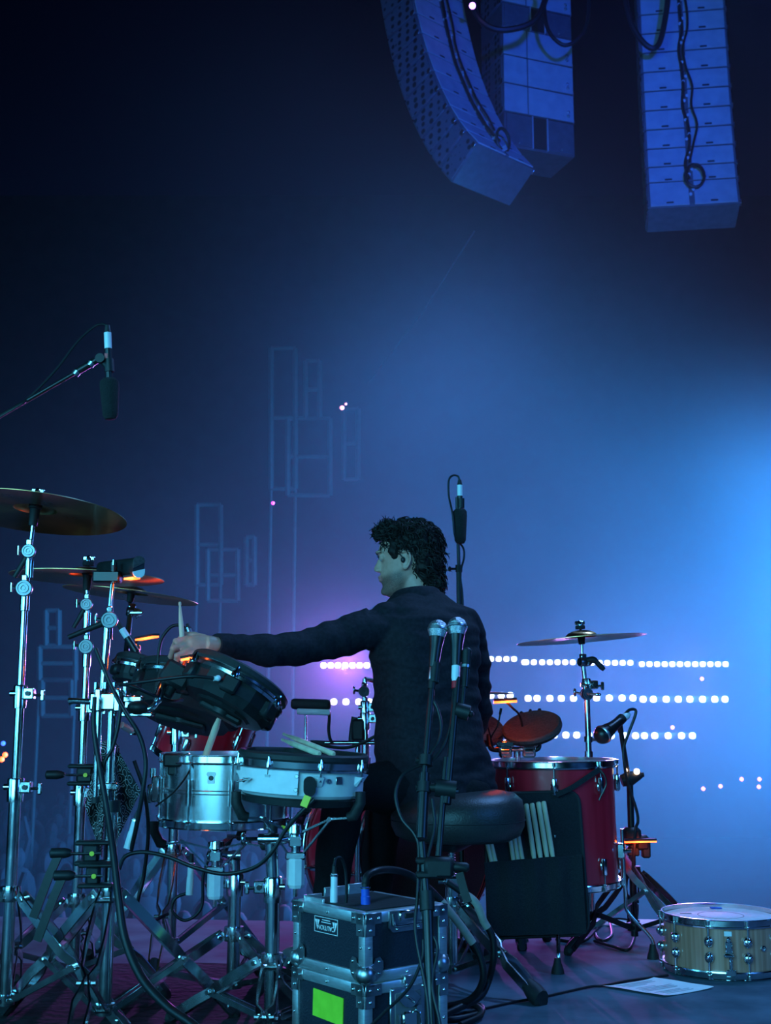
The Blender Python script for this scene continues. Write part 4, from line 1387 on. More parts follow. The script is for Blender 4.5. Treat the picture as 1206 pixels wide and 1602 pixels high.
ARM_L = [(at(606, 982, 3.72), .066), (at(575, 984, 3.69), .062), (at(530, 998, 3.64), .056), (at(470, 1014, 3.56), .051), (at(420, 1017, 3.48), .046), (at(375, 1012, 3.41), .037), (at(338, 1008, 3.345), .027)]
ARM_R = [(at(722, 978, 3.88), .062), (at(735, 1000, 3.91), .058), (at(742, 1050, 3.93), .052), (at(744, 1105, 3.95), .052), (at(740, 1128, 3.99), .050), (at(712, 1140, 4.12), .044), (at(676, 1132, 4.24), .034)]
person = thing('person', at(680, 1250, 3.75), 'dark-haired drummer in a black shirt seated with one arm stretched out, seen from behind', 'person')

# head, in its own frame: x forward, y left, z up, origin between the ears
HS = 0.97
PH = math.radians(10)
hf = Vector((-math.cos(PH), math.sin(PH), 0))
hl = Vector((-hf.y, hf.x, 0))
HC = at(632, 878, 3.87) - hl * 0.073
hp = math.radians(-3)
hfz = hf * math.cos(hp) + UP * math.sin(hp)
huz = -hf * math.sin(hp) + UP * math.cos(hp)
MH = Matrix((hfz, hl, huz)).transposed().to_4x4() @ Matrix.Scale(HS, 4)
MH.translation = HC
SL = [(.127, .02, -.05, .022), (.118, .052, -.078, .050), (.10, .076, -.094, .066), (.075, .090, -.101, .075), (.052, .096, -.103, .078), (.038, .099, -.103, .078), (.024, .090, -.101, .0765), (.008, .0875, -.096, .0745),
      (-.012, .090, -.088, .072), (-.026, .0925, -.078, .0695), (-.040, .0945, -.066, .0665), (-.055, .0915, -.052, .063), (-.070, .0885, -.040, .058), (-.086, .0905, -.026, .050), (-.098, .086, -.010, .041), (-.108, .070, .012, .026)]


def head(m):
    n = 40
    base = len(m.v)
    for (z, xf, xb, w_) in SL:
        for q in range(n):
            t = 2 * PI * q / n
            ct, st = math.cos(t), math.sin(t)
            xm = xb + (xf - xb) * 0.46
            x = xm + (xf - xm if ct > 0 else xm - xb) * ct
            ww = w_ * (1 - 0.30 * max(0, ct) ** 2)
            y = ww * math.copysign(abs(st) ** 0.9, st)
            m.v.append(MH @ Vector((x, y, z)))
    for i in range(len(SL) - 1):
        for q in range(n):
            q2 = (q + 1) % n
            m.f.append((base + i * n + q, base + i * n + q2, base + (i + 1) * n + q2, base + (i + 1) * n + q))
    m.f.append(tuple(base + q for q in range(n))[::-1])
    m.f.append(tuple(base + (len(SL) - 1) * n + q for q in range(n)))
    T = lambda x, y, z: MH @ Vector((x, y, z))
    nb_ = len(m.v)
    lev = [(.038, .096, .005, .012), (.026, .0985, .0055, .013), (.014, .1045, .006, .014), (.002, .111, .0075, .0155), (-.007, .1165, .0088, .0165), (-.0135, .1165, .0088, .0165), (-.0195, .110, .008, .016), (-.0235, .097, .006, .014)]
    for (z, xa, hw, bw) in lev:
        for x, y in ((.070, -bw), (xa - .006, -hw), (xa, -hw * .45), (xa, hw * .45), (xa - .006, hw), (.070, bw)):
            m.v.append(T(x, y, z))
    for i in range(len(lev) - 1):
        for q in range(6):
            q2 = (q + 1) % 6
            m.f.append((nb_ + i * 6 + q, nb_ + i * 6 + q2, nb_ + i * 6 + 6 + q2, nb_ + i * 6 + 6 + q))
    m.f.append(tuple(nb_ + q for q in range(6))[::-1])
    m.f.append(tuple(nb_ + (len(lev) - 1) * 6 + q for q in range(6)))
    for s in (-1, 1):
        m.ball((.100, s * .0105, -.0155), (.011, .0065, .007), MH, 10, 8)
        m.ball((.088, s * .032, .042), (.014, .024, .007), MH, 12, 8)
        m.ball((.0785, s * .031, .0225), (.0125, .0150, .0125), MH, 12, 8)
        # ear
        e = [T(.010, s * .071, .012), T(.008, s * .078, .028), T(-.006, s * .085, .034), T(-.020, s * .088, .026), T(-.024, s * .088, .006), T(-.016, s * .083, -.014), T(-.004, s * .078, -.026), T(.004, s * .074, -.022)]
        m.tube(spline(e, 4), .0046, 8)
        m.ball((-.007, s * .076, .002), (.016, .006, .026), MH, 12, 8)
        m.ball((.000, s * .077, -.020), (.008, .006, .009), MH, 10, 6)
    m.ball((.0955, 0, -.0385), (.0085, .019, .0055), MH, 12, 8)
    m.ball((.0935, 0, -.0505), (.0080, .017, .0058), MH, 12, 8)
    m.ball((.082, 0, -.088), (.015, .020, .014), MH, 12, 8)
    m.tube([T(-.012, 0, -.02), T(-.022, 0, -.07), T(-.034, 0, -.12), T(-.045, 0, -.165)], [.058, .058, .060, .066], 24)


FING = [[(293, 999, 3.325), (275, 1003, 3.30), (270, 1015, 3.325), (281, 1021, 3.36)],
        [(291, 1008, 3.305), (271, 1014, 3.28), (267, 1027, 3.30), (279, 1031, 3.34)],
        [(294, 1018, 3.295), (277, 1026, 3.27), (275, 1038, 3.29), (287, 1040, 3.33)],
        [(300, 1026, 3.295), (287, 1035, 3.275), (287, 1045, 3.29), (297, 1045, 3.32)]]
body = MB()
torso(body, 0.80, 9)
head(body)
body.tube([p for p, r in ARM_L] + [at(322, 1007, 3.33)], [r * 0.72 for p, r in ARM_L[:-1]] + [.021, .024], 16)
body.tube([p for p, r in ARM_R], [r * 0.7 for p, r in ARM_R], 16)
wr = at(330, 1007, 3.34)
# palm
body.tube([at(332, 1007, 3.34), at(322, 1008, 3.33), at(310, 1010, 3.32), at(299, 1012, 3.313), at(291, 1013, 3.31)], [.022, .025, .031, .032, .024], 16, flat=0.55, up=(0, 0.1, 1))
for i, fg in enumerate(FING):
    pts = [at(*q) for q in fg]
    rr_ = [.0100, .0092, .0085, .0075] if i < 3 else [.0088, .0080, .0074, .0065]
    body.tube([at(306, 1004 + 5 * i, 3.315)] + pts, [.0095] + rr_, 10)
    for q, r_ in zip(pts, rr_):
        body.ball(q, r_ * 1.03, nu=10, nv=8)
thumb = [at(320, 1000, 3.36), at(303, 994, 3.375), at(290, 993, 3.372), at(282, 998, 3.36)]
body.tube(thumb, [.014, .011, .0095, .0075], 10)
for q, r_ in zip(thumb, [.014, .0112, .0097, .0078]):
    body.ball(q, r_, nu=10, nv=8)
# skin with a stubble shadow on jaw and lip (a colour of the beard itself)
sk = MAT['skin']
nt = sk.node_tree
bs = nt.nodes['Principled BSDF']
bs.inputs['Subsurface Weight'].default_value = 0.08
bs.inputs['Subsurface Radius'].default_value = (0.02, 0.008, 0.005)


def stubble():
    """beard growth on jaw, chin and upper lip, measured in the head's own frame"""
    L, N = nt.links.new, nt.nodes.new
    tc = N('ShaderNodeTexCoord')
    sb = N('ShaderNodeVectorMath')
    sb.operation = 'SUBTRACT'
    L(tc.outputs['Object'], sb.inputs[0])
    sb.inputs[1].default_value = HC - person.location

    def dot(v):
        d = N('ShaderNodeVectorMath')
        d.operation = 'DOT_PRODUCT'
        L(sb.outputs[0], d.inputs[0])
        d.inputs[1].default_value = Vector(v) / HS
        return d.outputs['Value']

    def m_(op, a, b):
        q = N('ShaderNodeMath')
        q.operation = op
        for i, x in enumerate((a, b)):
            if isinstance(x, float):
                q.inputs[i].default_value = x
            else:
                L(x, q.inputs[i])
        return q.outputs[0]

    def ramp(v, lo, hi):
        r = N('ShaderNodeMapRange')
        r.interpolation_type = 'SMOOTHSTEP'
        r.inputs['From Min'].default_value, r.inputs['From Max'].default_value = lo, hi
        L(v, r.inputs['Value'])
        return r.outputs['Result']
    X, Z = dot(hfz), dot(huz)
    edge = m_('ADD', Z, m_('MULTIPLY', X, 0.22))
    mask = m_('MULTIPLY', ramp(edge, -0.012, -0.036), ramp(X, -0.012, 0.018))
    mask = m_('MULTIPLY', mask, ramp(Z, -0.125, -0.105))
    fine = N('ShaderNodeTexNoise')
    fine.inputs['Scale'].default_value = 900.0
    L(tc.outputs['Object'], fine.inputs['Vector'])
    mask = m_('MULTIPLY', mask, ramp(fine.outputs['Fac'], 0.15, 0.62))
    lip = m_('MULTIPLY', ramp(X, 0.080, 0.088), m_('MULTIPLY', ramp(Z, -0.057, -0.050), ramp(Z, -0.034, -0.039)))
    mx = N('ShaderNodeMix')
    mx.data_type = 'RGBA'
    src = bs.inputs['Base Color'].links[0].from_socket
    L(mask, mx.inputs[0])
    L(src, mx.inputs[6])
    mx.inputs[7].default_value = (0.085, 0.050, 0.040, 1)
    m2 = N('ShaderNodeMix')
    m2.data_type = 'RGBA'
    L(lip, m2.inputs[0])
    L(mx.outputs[2], m2.inputs[6])
    m2.inputs[7].default_value = (0.36, 0.13, 0.11, 1)
    L(m2.outputs[2], bs.inputs['Base Color'])


stubble()
remeshed(body, 0.0034, 5, 'body', 'skin', person)



# hair: dense cap with loose curls
hair = MB()
for c, r in (((-.022, 0, .062), (.098, .086, .084)), ((-.062, 0, .0), (.056, .080, .080)), ((-.078, 0, -.070), (.034, .056, .046)), ((.044, 0, .104), (.056, .062, .034)), ((.006, 0, .120), (.075, .070, .030)), ((.004, .061, .046), (.050, .017, .050)), ((.004, -.061, .046), (.050, .017, .050))):
    hair.ball(c, r, MH, 28, 18)
cap = MB()
for v in hair.v:
    cap.v.append(v)
cap.f = hair.f
hair_o = remeshed(cap, 0.005, 3, 'hair', 'hair', person, wrinkle=lambda p: 0.007 * mnoise.noise(p * 55) + 0.006 * mnoise.noise(p * 28))
rh = random.Random(11)
curl = MB()
for k in range(2600):
    c, r, wgt = rh.choice((((-.022, 0, .062), (.100, .088, .088), 1), ((-.022, 0, .062), (.100, .088, .088), 1), ((-.062, 0, .0), (.058, .080, .082), 1), ((-.078, 0, -.070), (.036, .058, .048), 1), ((.044, 0, .106), (.056, .062, .036), 1), ((.006, 0, .120), (.075, .070, .032), 1)))
    d = Vector((rh.gauss(0, 1), rh.gauss(0, 1), rh.gauss(0, 1))).normalized()
    p = Vector(c) + Vector((d.x * r[0], d.y * r[1], d.z * r[2]))
    if abs(p.y) > .055 and p.x > -.028 and p.z < .036:
        continue
    if p.x > .070 and p.z < .085:
        continue
    if p.x > .03 and p.z < .05:
        continue
    flow = Vector((-0.55, 0, -0.75)) if p.x < 0.03 else Vector((0.6, 0.2 * d.y, 0.25))
    flow = flow + Vector((rh.uniform(-.5, .5), rh.uniform(-.5, .5), rh.uniform(-.5, .5)))
    flow = (flow - d * flow.dot(d) * 0.85).normalized()
    s = d.cross(flow)
    ln = rh.uniform(.020, .042)
    ph = rh.uniform(0, 6.28)
    amp = rh.uniform(.003, .007)
    pts = []
    for j in range(7):
        t = j / 6
        pts.append(MH @ (p + flow * (ln * t) + s * (amp * math.sin(ph + t * 5.5)) + d * (.001 + amp * 0.8 * (1 - math.cos(t * 5.0)) * 0.7)))
    curl.tube(pts, [.0019, .0021, .0020, .0018, .0014, .0010, .0004], 4, caps=False)
curl.build('hair_curls', 'hair', hair_o, sharp=80)
eb = MB()
for s in (-1, 1):
    eb.tube([MH @ Vector(q) for q in ((.100, s * .012, .038), (.099, s * .028, .043), (.082, s * .050, .040))], [.003, .0045, .0025], 8, flat=0.8)
eb.build('eyebrows', 'hair', person)
pmat('eye_white', (0.30, 0.28, 0.28), rough=0.35)
for s in (-1, 1):
    e = part('eye', 'eye_white', person, lambda m: m.ball((.0800, s * .0315, .0215), .0112, MH, 16, 12))
    part('iris', 'hair', e, lambda m: m.ball((.0872, s * .0315, .0215), .0055, MH, 12, 8))
    part('eyelashes', 'hair', e, lambda m: m.tube([MH @ Vector(q) for q in ((.094, s * .024, .0275), (.0955, s * .0315, .028), (.090, s * .043, .0245))], .0016, 6))
part('in_ear_monitor', 'black_plastic', person, lambda m: (m.ball((.002, .083, .004), (.008, .006, .010), MH, 12, 8), m.tube(spline([MH @ Vector(q) for q in ((.004, .086, .010), (.010, .084, .026), (-.010, .088, .040), (-.03, .082, .020), (-.045, .070, -.03))], 5), .0014, 6)))

# shirt
sh = MB()
torso(sh, 1.0, 11)
sh.tube([p for p, r in ARM_L], [r for p, r in ARM_L], 24)
sh.tube([p for p, r in ARM_R], [r for p, r in ARM_R], 24)
sh.ball(at(604, 978, 3.72), .070)
sh.ball(at(716, 976, 3.87), .068)
for (p, r) in ARM_L[2:5] + ARM_R[2:5]:
    sh.ball(p, r * 1.02)


def folds(p):
    q = Vector((p.x * 7, p.y * 7, p.z * 22))
    arm = 1.0 if p.x > at(575, 1000, 3.7).x else 0.0
    w1 = mnoise.noise(q) * 0.012 + mnoise.noise(q * 2.1 + Vector((3, 1, 2))) * 0.005
    w2 = mnoise.noise(Vector((p.x * 30 + p.z * 14, p.y * 10, p.z * 12))) * 0.0065
    return w1 * arm + w2 * (1 - arm)


shirt_o = remeshed(sh, 0.006, 5, 'shirt', 'shirt', person, wrinkle=folds)
col = MB()
nc = at(651, 936, 3.83)
colpts = []
for k in range(33):
    t = math.radians(-150 + 300 * k / 32)
    d = -FD * math.cos(t) + LF * math.sin(t)
    colpts.append((d, t))
base = len(col.v)
for d, t in colpts:
    drop = 0.012 * (1 - math.cos(t)) * 0.5
    for rr2, zz in ((.070, -.030), (.064, .020), (.066, .026), (.072, .022), (.094, -.026), (.090, -.034)):
        col.v.append(nc + d * (rr2 * (0.95 + 0.1 * abs(math.sin(t)))) + UP * (zz - drop * 2 + 0.008))
for k in range(32):
    for j in range(6):
        j2 = (j + 1) % 6
        col.f.append((base + k * 6 + j, base + k * 6 + j2, base + k * 6 + 6 + j2, base + k * 6 + 6 + j))
col.f += [tuple(base + j for j in range(6)), tuple(base + 32 * 6 + j for j in range(6))[::-1]]
col.build('collar', 'shirt', shirt_o, sharp=60)
cf = at(338, 1008, 3.345)
cd = (at(375, 1012, 3.41) - cf).normalized()
part('cuff', 'shirt', shirt_o, lambda m: m.lathe([(.020, .0), (.029, -.002), (.031, .004), (.034, .045), (.024, .05)], frame(cf, cd), 24, closed=True))

# trousers and shoes
tr = MB()
hipL, hipR = at(650, 1232, 3.68), at(700, 1236, 3.80)
kneeL, kneeR = at(538, 1236, 3.62), at(604, 1238, 3.98)
ankL, ankR = at(512, 1425, 3.72), at(585, 1425, 4.00)
tr.ball(at(682, 1238, 3.74), (.175, .15, .085))
for h, k, a in ((hipL, kneeL, ankL), (hipR, kneeR, ankR)):
    tr.tube([h, h.lerp(k, .5), k, k.lerp(a, .06) - UP * 0.02, k.lerp(a, .5), a], [.088, .078, .064, .062, .056, .046], 20)
    tr.ball(k, .064)
remeshed(tr, 0.008, 4, 'trousers', 'trousers', person, wrinkle=lambda p: 0.006 * mnoise.noise(p * 16))
for a, dr in ((ankL, Vector((-0.75, 0.65, 0))), (ankR, Vector((-0.5, 0.85, 0)))):
    a0 = Vector((a.x, a.y, 0.0))
    M_ = frame(a0, UP, dr)
    sho = MB()
    sho.ball((.06, 0, .05), (.13, .042, .04), M_, 20, 12)
    sho.ball((0, 0, .075), (.055, .042, .06), M_, 16, 10)
    s_o = remeshed(sho, 0.006, 3, 'shoe', 'shoe_grey', person)
    part('sole', 'black_rubber', s_o, lambda m: m.prism([(.06 + .135 * math.cos(k / 24 * 2 * PI), .046 * math.sin(k / 24 * 2 * PI)) for k in range(24)], .022, M_))


# ------------------------------------------------------------------ drum sticks
def stick(label, butt, tip, group=None, r=0.0074, mat='wood_stick', clip=None):
    b, t = Vector(butt), Vector(tip)
    L = (t - b).length
    M = frame(b, t - b)
    prof = [(0, 0), (r * 0.7, 0.001), (r, 0.005), (r, L * 0.68), (r * 0.55, L - 0.018), (r * 0.42, L - 0.013), (r * 0.62, L - 0.008), (r * 0.55, L - 0.002), (0, L)]
    return tag(MB().lathe(prof, M, 12).build('drumstick', mat), label, 'drumstick', group)


stick('drumstick held upright in the drummer\'s hand', at(288, 1052, 3.33), at(281, 941, 3.345), r=0.0068)
padtop = lambda x, y: Mep @ Vector((x, y, 0.056))
stick('drumstick lying on the white pad, upper of the pair', padtop(0.075, 0.02), at(443, 1148, 3.34), 'drumsticks on the white pad')
stick('drumstick lying on the white pad, lower of the pair', padtop(0.04, -0.005), at(441, 1157, 3.30), 'drumsticks on the white pad')
stick('thick pale drumstick leaning from the steel snare up to the black pad', at(318, 1192, 3.36), at(347, 1112, 3.26), r=0.0092)

# ------------------------------------------------------------------ stick bag hanging on the floor tom
SBY = 3.90
bg = thing('stick_bag', at(842, 1468, SBY), 'open black nylon stick bag hung on the red floor tom', 'stick bag')


def rounded(pts, r=0.02, seg=5):
    out = []
    n = len(pts)
    for i in range(n):
        p, a, b = Vector(pts[i]), Vector(pts[i - 1]), Vector(pts[(i + 1) % n])
        u, v = (a - p).normalized(), (b - p).normalized()
        s, e = p + u * r, p + v * r
        for k in range(seg + 1):
            t = k / seg
            out.append((s * (1 - t) ** 2 + p * 2 * t * (1 - t) + e * t * t))
    return out


def panel(m, corners, thick, r=0.03, bulge=0.0):
    pts = rounded(corners, r)
    n = len(pts)
    m.v += [p.copy() for p in pts] + [p + Vector((0, thick, 0)) for p in pts]
    b = len(m.v) - 2 * n
    m.f += [tuple(range(b, b + n))[::-1], tuple(range(b + n, b + 2 * n))]
    m.f += [(b + k, b + (k + 1) % n, b + n + (k + 1) % n, b + n + k) for k in range(n)]


back_c = [at(758, 1243, SBY), at(905, 1238, SBY + .02), at(922, 1462, SBY - .03), at(765, 1468, SBY - .03)]
part('back_panel', 'nylon_black', bg, lambda m: panel(m, back_c, 0.022, 0.04))
part('binding', 'black_rubber', bg, lambda m: m.tube([p + Vector((0, 0.004, 0)) for p in rounded(back_c, 0.04)], 0.006, 8, closed=True))
pk = MB()
NX, NZ = 24, 10
for j in range(NZ + 1):
    for i in range(NX + 1):
        s, t = i / NX, j / NZ
        top = at(757 + 152 * s, 1349 - 13 * s, SBY - .040)
        bot = at(765 + 152 * s, 1464 - 4 * s, SBY - .058)
        p = top.lerp(bot, t)
        p.y -= 0.016 * math.sin(PI * min(1, s * 1.0)) * (0.4 + 0.6 * math.sin(PI * t)) + 0.012 * (0.5 + 0.5 * math.cos(s * 2 * PI * 4)) * (1 - 0.4 * t)
        pk.v.append(p)
for j in range(NZ):
    for i in range(NX):
        a = j * (NX + 1) + i
        pk.f.append((a, a + 1, a + NX + 2, a + NX + 1))
nb = len(pk.v)
pk.v += [v + Vector((0, 0.006, 0)) for v in pk.v[:nb]]
pk.f += [tuple(i + nb for i in f[::-1]) for f in pk.f[:NX * NZ]]
for i in range(NX):
    pk.f += [(i + 1, i, nb + i, nb + i + 1), (NZ * (NX + 1) + i, NZ * (NX + 1) + i + 1, nb + NZ * (NX + 1) + i + 1, nb + NZ * (NX + 1) + i)]
pk.build('pocket', 'nylon_black', bg, sharp=70)
part('strap', 'nylon_black', bg, lambda m: m.strap(spline([at(870, 1244, SBY + .0), at(895, 1232, SBY - .0), at(925, 1212, 3.92), at(938, 1204, 3.935)], 5), (0, 0.2, 1), 0.016, 0.005))
part('strap_hook', 'black_metal', bg, lambda m: m.tube(spline([at(938, 1204, 3.935), at(946, 1214, 3.93), at(948, 1228, 3.93), at(940, 1245, 3.93), at(937, 1252, 3.93)], 5), 0.003, 6))
for lab, (x0, y0), (x1, y1) in (
        ('pale drumstick in the stick bag, first of the tall four', (823, 1257), (835, 1342)), ('pale drumstick in the stick bag, second of the tall four', (832, 1256), (845, 1341)),
        ('pale drumstick in the stick bag, third of the tall four', (842, 1254), (855, 1340)), ('pale drumstick in the stick bag, last of the tall four', (850, 1253), (864, 1339)),
        ('drumstick sunk in the stick bag under the seat, first of three', (796, 1300), (803, 1345)), ('drumstick sunk in the stick bag under the seat, second of three', (803, 1299), (810, 1344)),
        ('drumstick sunk in the stick bag under the seat, last of three', (809, 1298), (817, 1343)),
        ('drumstick at the open end of the stick bag, outer one', (759, 1308), (769, 1348)), ('drumstick at the open end of the stick bag, inner one', (765, 1307), (775, 1347))):
    a, b = at(x0, y0, SBY - .012), at(x1, y1, SBY - .014)
    e = a + (b - a).normalized() * 0.22
    e.y = SBY - .026
    stick(lab, a, e, 'drumsticks in the stick bag', r=0.0066 if 'sunk' in lab or 'end of' in lab else 0.0078)


# ------------------------------------------------------------------ microphones
def text_part(name, body, size, M, mat, parent, depth=0.0004):
    cu = bpy.data.curves.new(name, 'FONT')
    cu.body = body
    cu.size = size
    cu.align_x, cu.align_y = 'CENTER', 'CENTER'
    cu.extrude = depth
    o = bpy.data.objects.new(name + '_t', cu)
    COL.objects.link(o)
    dg = bpy.context.evaluated_depsgraph_get()
    me = bpy.data.meshes.new_from_object(o.evaluated_get(dg))
    bpy.data.objects.remove(o)
    bpy.data.curves.remove(cu)
    me.transform(Matrix.Translation(-world_origin(parent)) @ M)
    me.materials.clear()
    me.materials.append(MAT[mat])
    t = bpy.data.objects.new(name, me)
    COL.objects.link(t)
    t.parent = parent
    return t


def vocal_mic(label, ball, tail, r=0.0235, plug='chrome_dull', grille='grille_steel', group='hand microphones', ring=None):
    b, t = Vector(ball), Vector(tail)
    ax = (b - t).normalized()
    L = (b - t).length
    root = thing('microphone', t, label, 'microphone', group)
    M = frame(t, ax)
    part('grille_ball', grille, root, lambda m: m.lathe([(r * 0.72, L - r * 0.9), (r * 0.98, L - r * 0.25), (r, L), (r * 0.96, L + r * 0.35), (r * 0.75, L + r * 0.72), (r * 0.4, L + r * 0.95), (0, L + r)], M, 28))
    part('grille_band', 'chrome_dull', root, lambda m: m.lathe([(r * 0.97, L - r * 0.2), (r * 1.05, L - r * 0.1), (r * 1.05, L + r * 0.08), (r * 0.97, L + r * 0.18)], M, 28))
    part('handle', 'black_metal', root, lambda m: m.lathe([(0, 0), (r * 0.48, 0), (r * 0.52, 0.004), (r * 0.62, L * 0.5), (r * 0.80, L - r * 0.9), (r * 0.5, L - r * 0.8), (0, L - r * 0.8)], M, 24))
    part('plug', plug, root, lambda m: m.lathe([(0, -0.040), (r * 0.30, -0.040), (r * 0.42, -0.030), (r * 0.42, 0.002), (0, 0.002)], M, 16))
    if ring:
        part('colour_ring', ring, root, lambda m: m.lathe([(r * 0.3, -0.056), (r * 0.36, -0.055), (r * 0.36, -0.038), (0, -0.038)], M, 14))
    return root


def Ym(py):
    return 2.64 + (1602 - py) / 620 * 0.28


Q = lambda px, py: at(px, py, Ym(py))
ms = thing('microphone_stand', Vector((Q(678, 1640).x, 2.62, 0)), 'black microphone stand with clamped booms in front of the flight cases', 'microphone stand')
post(ms, 'lower_tube', Vector((Q(678, 1640).x, 2.62, 0.02)), Q(668, 1405), 0.0125, 'black_metal')
part('base_plate', 'black_metal', ms, lambda m: m.lathe([(0, 0), (0.125, 0), (0.125, 0.012), (0.11, 0.018), (0.02, 0.024), (0, 0.024)], Matrix.Translation(Vector((Q(678, 1640).x, 2.62, 0))), 32))
part('clutch', 'black_plastic', ms, lambda m: m.cyl(Q(668.5, 1425), Q(667, 1395), 0.0165, 14))
post(ms, 'middle_tube', Q(667, 1400), Q(660, 1318), 0.0085, 'black_metal')
part('grip', 'black_metal', ms, lambda m: m.cyl(Q(659, 1312), Q(664, 1210), 0.0125, 14))
for y in (1232, 1190):
    part('collar', 'black_plastic', ms, lambda m: (m.cyl(Q(664 + (1210 - y) * .06, y + 8), Q(665 + (1210 - y) * .06, y - 8), 0.0165, 14), m.cyl(Q(662, y), Q(650, y), 0.006, 8)))
post(ms, 'upper_tube', Q(664, 1210), Q(676, 1070), 0.0072, 'black_metal')
part('microphone_clip', 'black_plastic', ms, lambda m: (m.cyl(Q(675, 1078), Q(677, 1050), 0.0095, 12), m.cyl(Q(678, 1068), Q(681, 1038), 0.012, 12, 0.0135)))
# second boom
part('boom_arm', 'black_metal', ms, lambda m: m.cyl(Q(686, 1340), Q(698, 1185), 0.0075, 12))
part('boom_arm', 'black_metal', ms, lambda m: (m.cyl(Q(699, 1255), Q(716, 1060), 0.0085, 12), m.cyl(Q(698, 1258), Q(699, 1248), 0.011, 12)))
part('boom_arm', 'black_metal', ms, lambda m: (m.cyl(Q(722, 1118), Q(728, 1050), 0.006, 12), m.cyl(Q(727, 1075), Q(729, 1046), 0.009, 12)))
part('empty_clip', 'black_plastic', ms, lambda m: (m.cyl(Q(729, 1046), Q(730, 1018), 0.011, 12, 0.012), m.ball(Q(731, 1020), 0.011)))
part('clip_nut', 'chrome_dull', ms, lambda m: m.cyl(Q(728.3, 1045), Q(728.7, 1041), 0.0118, 12))
part('swivel', 'black_plastic', ms, lambda m: (m.cyl(Q(681, 1232), Q(713, 1236), 0.020, 16), m.cyl(Q(664, 1232), Q(684, 1232), 0.010, 12)))
part('swivel', 'black_plastic', ms, lambda m: (m.cyl(Q(713, 1110), Q(734, 1116), 0.018, 16), m.ball(Q(736, 1117), 0.008)))
part('swivel_bolt', 'chrome', ms, lambda m: (m.cyl(Q(713, 1236), Q(717, 1236), 0.005, 8), m.cyl(Q(734, 1113), Q(738, 1113), 0.004, 8)))
part('table_clamp', 'black_plastic', ms, lambda m: (m.box((0.065, 0.04, 0.045), Q(686, 1357), 0.008), m.box((0.05, 0.03, 0.014), Q(668, 1346), 0.004), m.box((0.05, 0.03, 0.014), Q(668, 1368), 0.004)))
part('clamp_handle', 'black_plastic', ms, lambda m: m.tube([Q(702, 1357), Q(712, 1356), Q(730, 1357), Q(734, 1357)], [0.008, 0.0105, 0.0105, 0.006], 12))
part('clamp_screw', 'chrome', ms, lambda m: (m.cyl(Q(672, 1358), Q(690, 1357), 0.004, 8), m.lathe([(0, 0), (0.009, 0), (0.009, 0.006), (0, 0.006)], frame(Q(702, 1357), (1, 0, 0)), 12)))
part('clamp_lever', 'black_plastic', ms, lambda m: m.strap([Q(718, 1366), Q(726, 1395), Q(732, 1412)], (1, 0, 0.2), 0.018, 0.010))

vocal_mic('silver-topped vocal microphone on the stand\'s upright tube', Q(684.5, 985), Q(678, 1044), group='vocal microphones')
vocal_mic('silver-topped vocal microphone with a red ring, on the stand\'s boom', Q(715, 981), Q(713, 1042), plug='pad_white', ring='red_plastic', group='vocal microphones')
rubber_cable('microphone_cable', 'thin black cable curving off the upright vocal microphone', [Q(680, 1060), Q(673, 1085), Q(684, 1108), Q(690, 1135), Q(686, 1160), Q(675, 1178), Q(668, 1195)], 0.0038)
rubber_cable('microphone_cable', 'black cable running down from the red-ringed vocal microphone', [Q(712, 1062), Q(709, 1090), Q(706, 1130), Q(695, 1165), Q(676, 1190), Q(650, 1200), Q(628, 1215), Q(619, 1245), Q(628, 1280), Q(648, 1305), Q(655, 1330), Q(653, 1400), Q(650, 1460), Q(668, 1560), Q(672, 1640)], 0.0038)
rubber_cable('microphone_cable', 'thin cable wound down the black stand\'s tube past the cases', [Q(676, 1250), Q(680, 1290), Q(672, 1330), Q(660, 1380), Q(664, 1440), Q(684, 1480), Q(676, 1540), Q(688, 1600), Q(690, 1640)], 0.0036)
rubber_cable('microphone_cable', 'thin cable slanting from the black stand across the lower case', [Q(662, 1470), Q(660, 1500), Q(640, 1545), Q(600, 1585), Q(575, 1610)], 0.0034)


def foam_mic(label, top, bottom, wr_, Lf, mark=True, name='overhead_microphone'):
    """pencil microphone hanging head down in a foam windscreen"""
    t, b = Vector(top), Vector(bottom)
    ax = (t - b).normalized()
    L = (t - b).length
    root = thing(name, b, label, 'microphone', 'overhead microphones')
    M = frame(b, ax)
    part('windscreen', 'foam', root, lambda m: m.lathe([(0, 0.0), (wr_ * 0.55, 0.002), (wr_ * 0.8, 0.012), (wr_ * 0.84, 0.03), (wr_ * 1.0, Lf * 0.8), (wr_ * 0.98, Lf * 0.93), (wr_ * 0.7, Lf), (0, Lf)], M, 24))
    part('barrel', 'black_metal', root, lambda m: m.lathe([(0, Lf - 0.01), (0.0095, Lf - 0.01), (0.0095, L * 0.75), (0, L * 0.75)], M, 16))
    part('plug', 'pad_white', root, lambda m: m.lathe([(0, L * 0.75), (0.0095, L * 0.75), (0.0095, L * 0.92), (0, L * 0.92)], M, 16))
    part('plug_boot', 'black_rubber', root, lambda m: m.lathe([(0, L * 0.92), (0.009, L * 0.92), (0.006, L), (0, L)], M, 12))
    if mark:
        part('red_label', 'red_plastic', root, lambda m: m.box((0.008, 0.003, 0.014), b + ax * (L * 0.66) + Vector((-0.004, -0.0092, 0))))
    return root


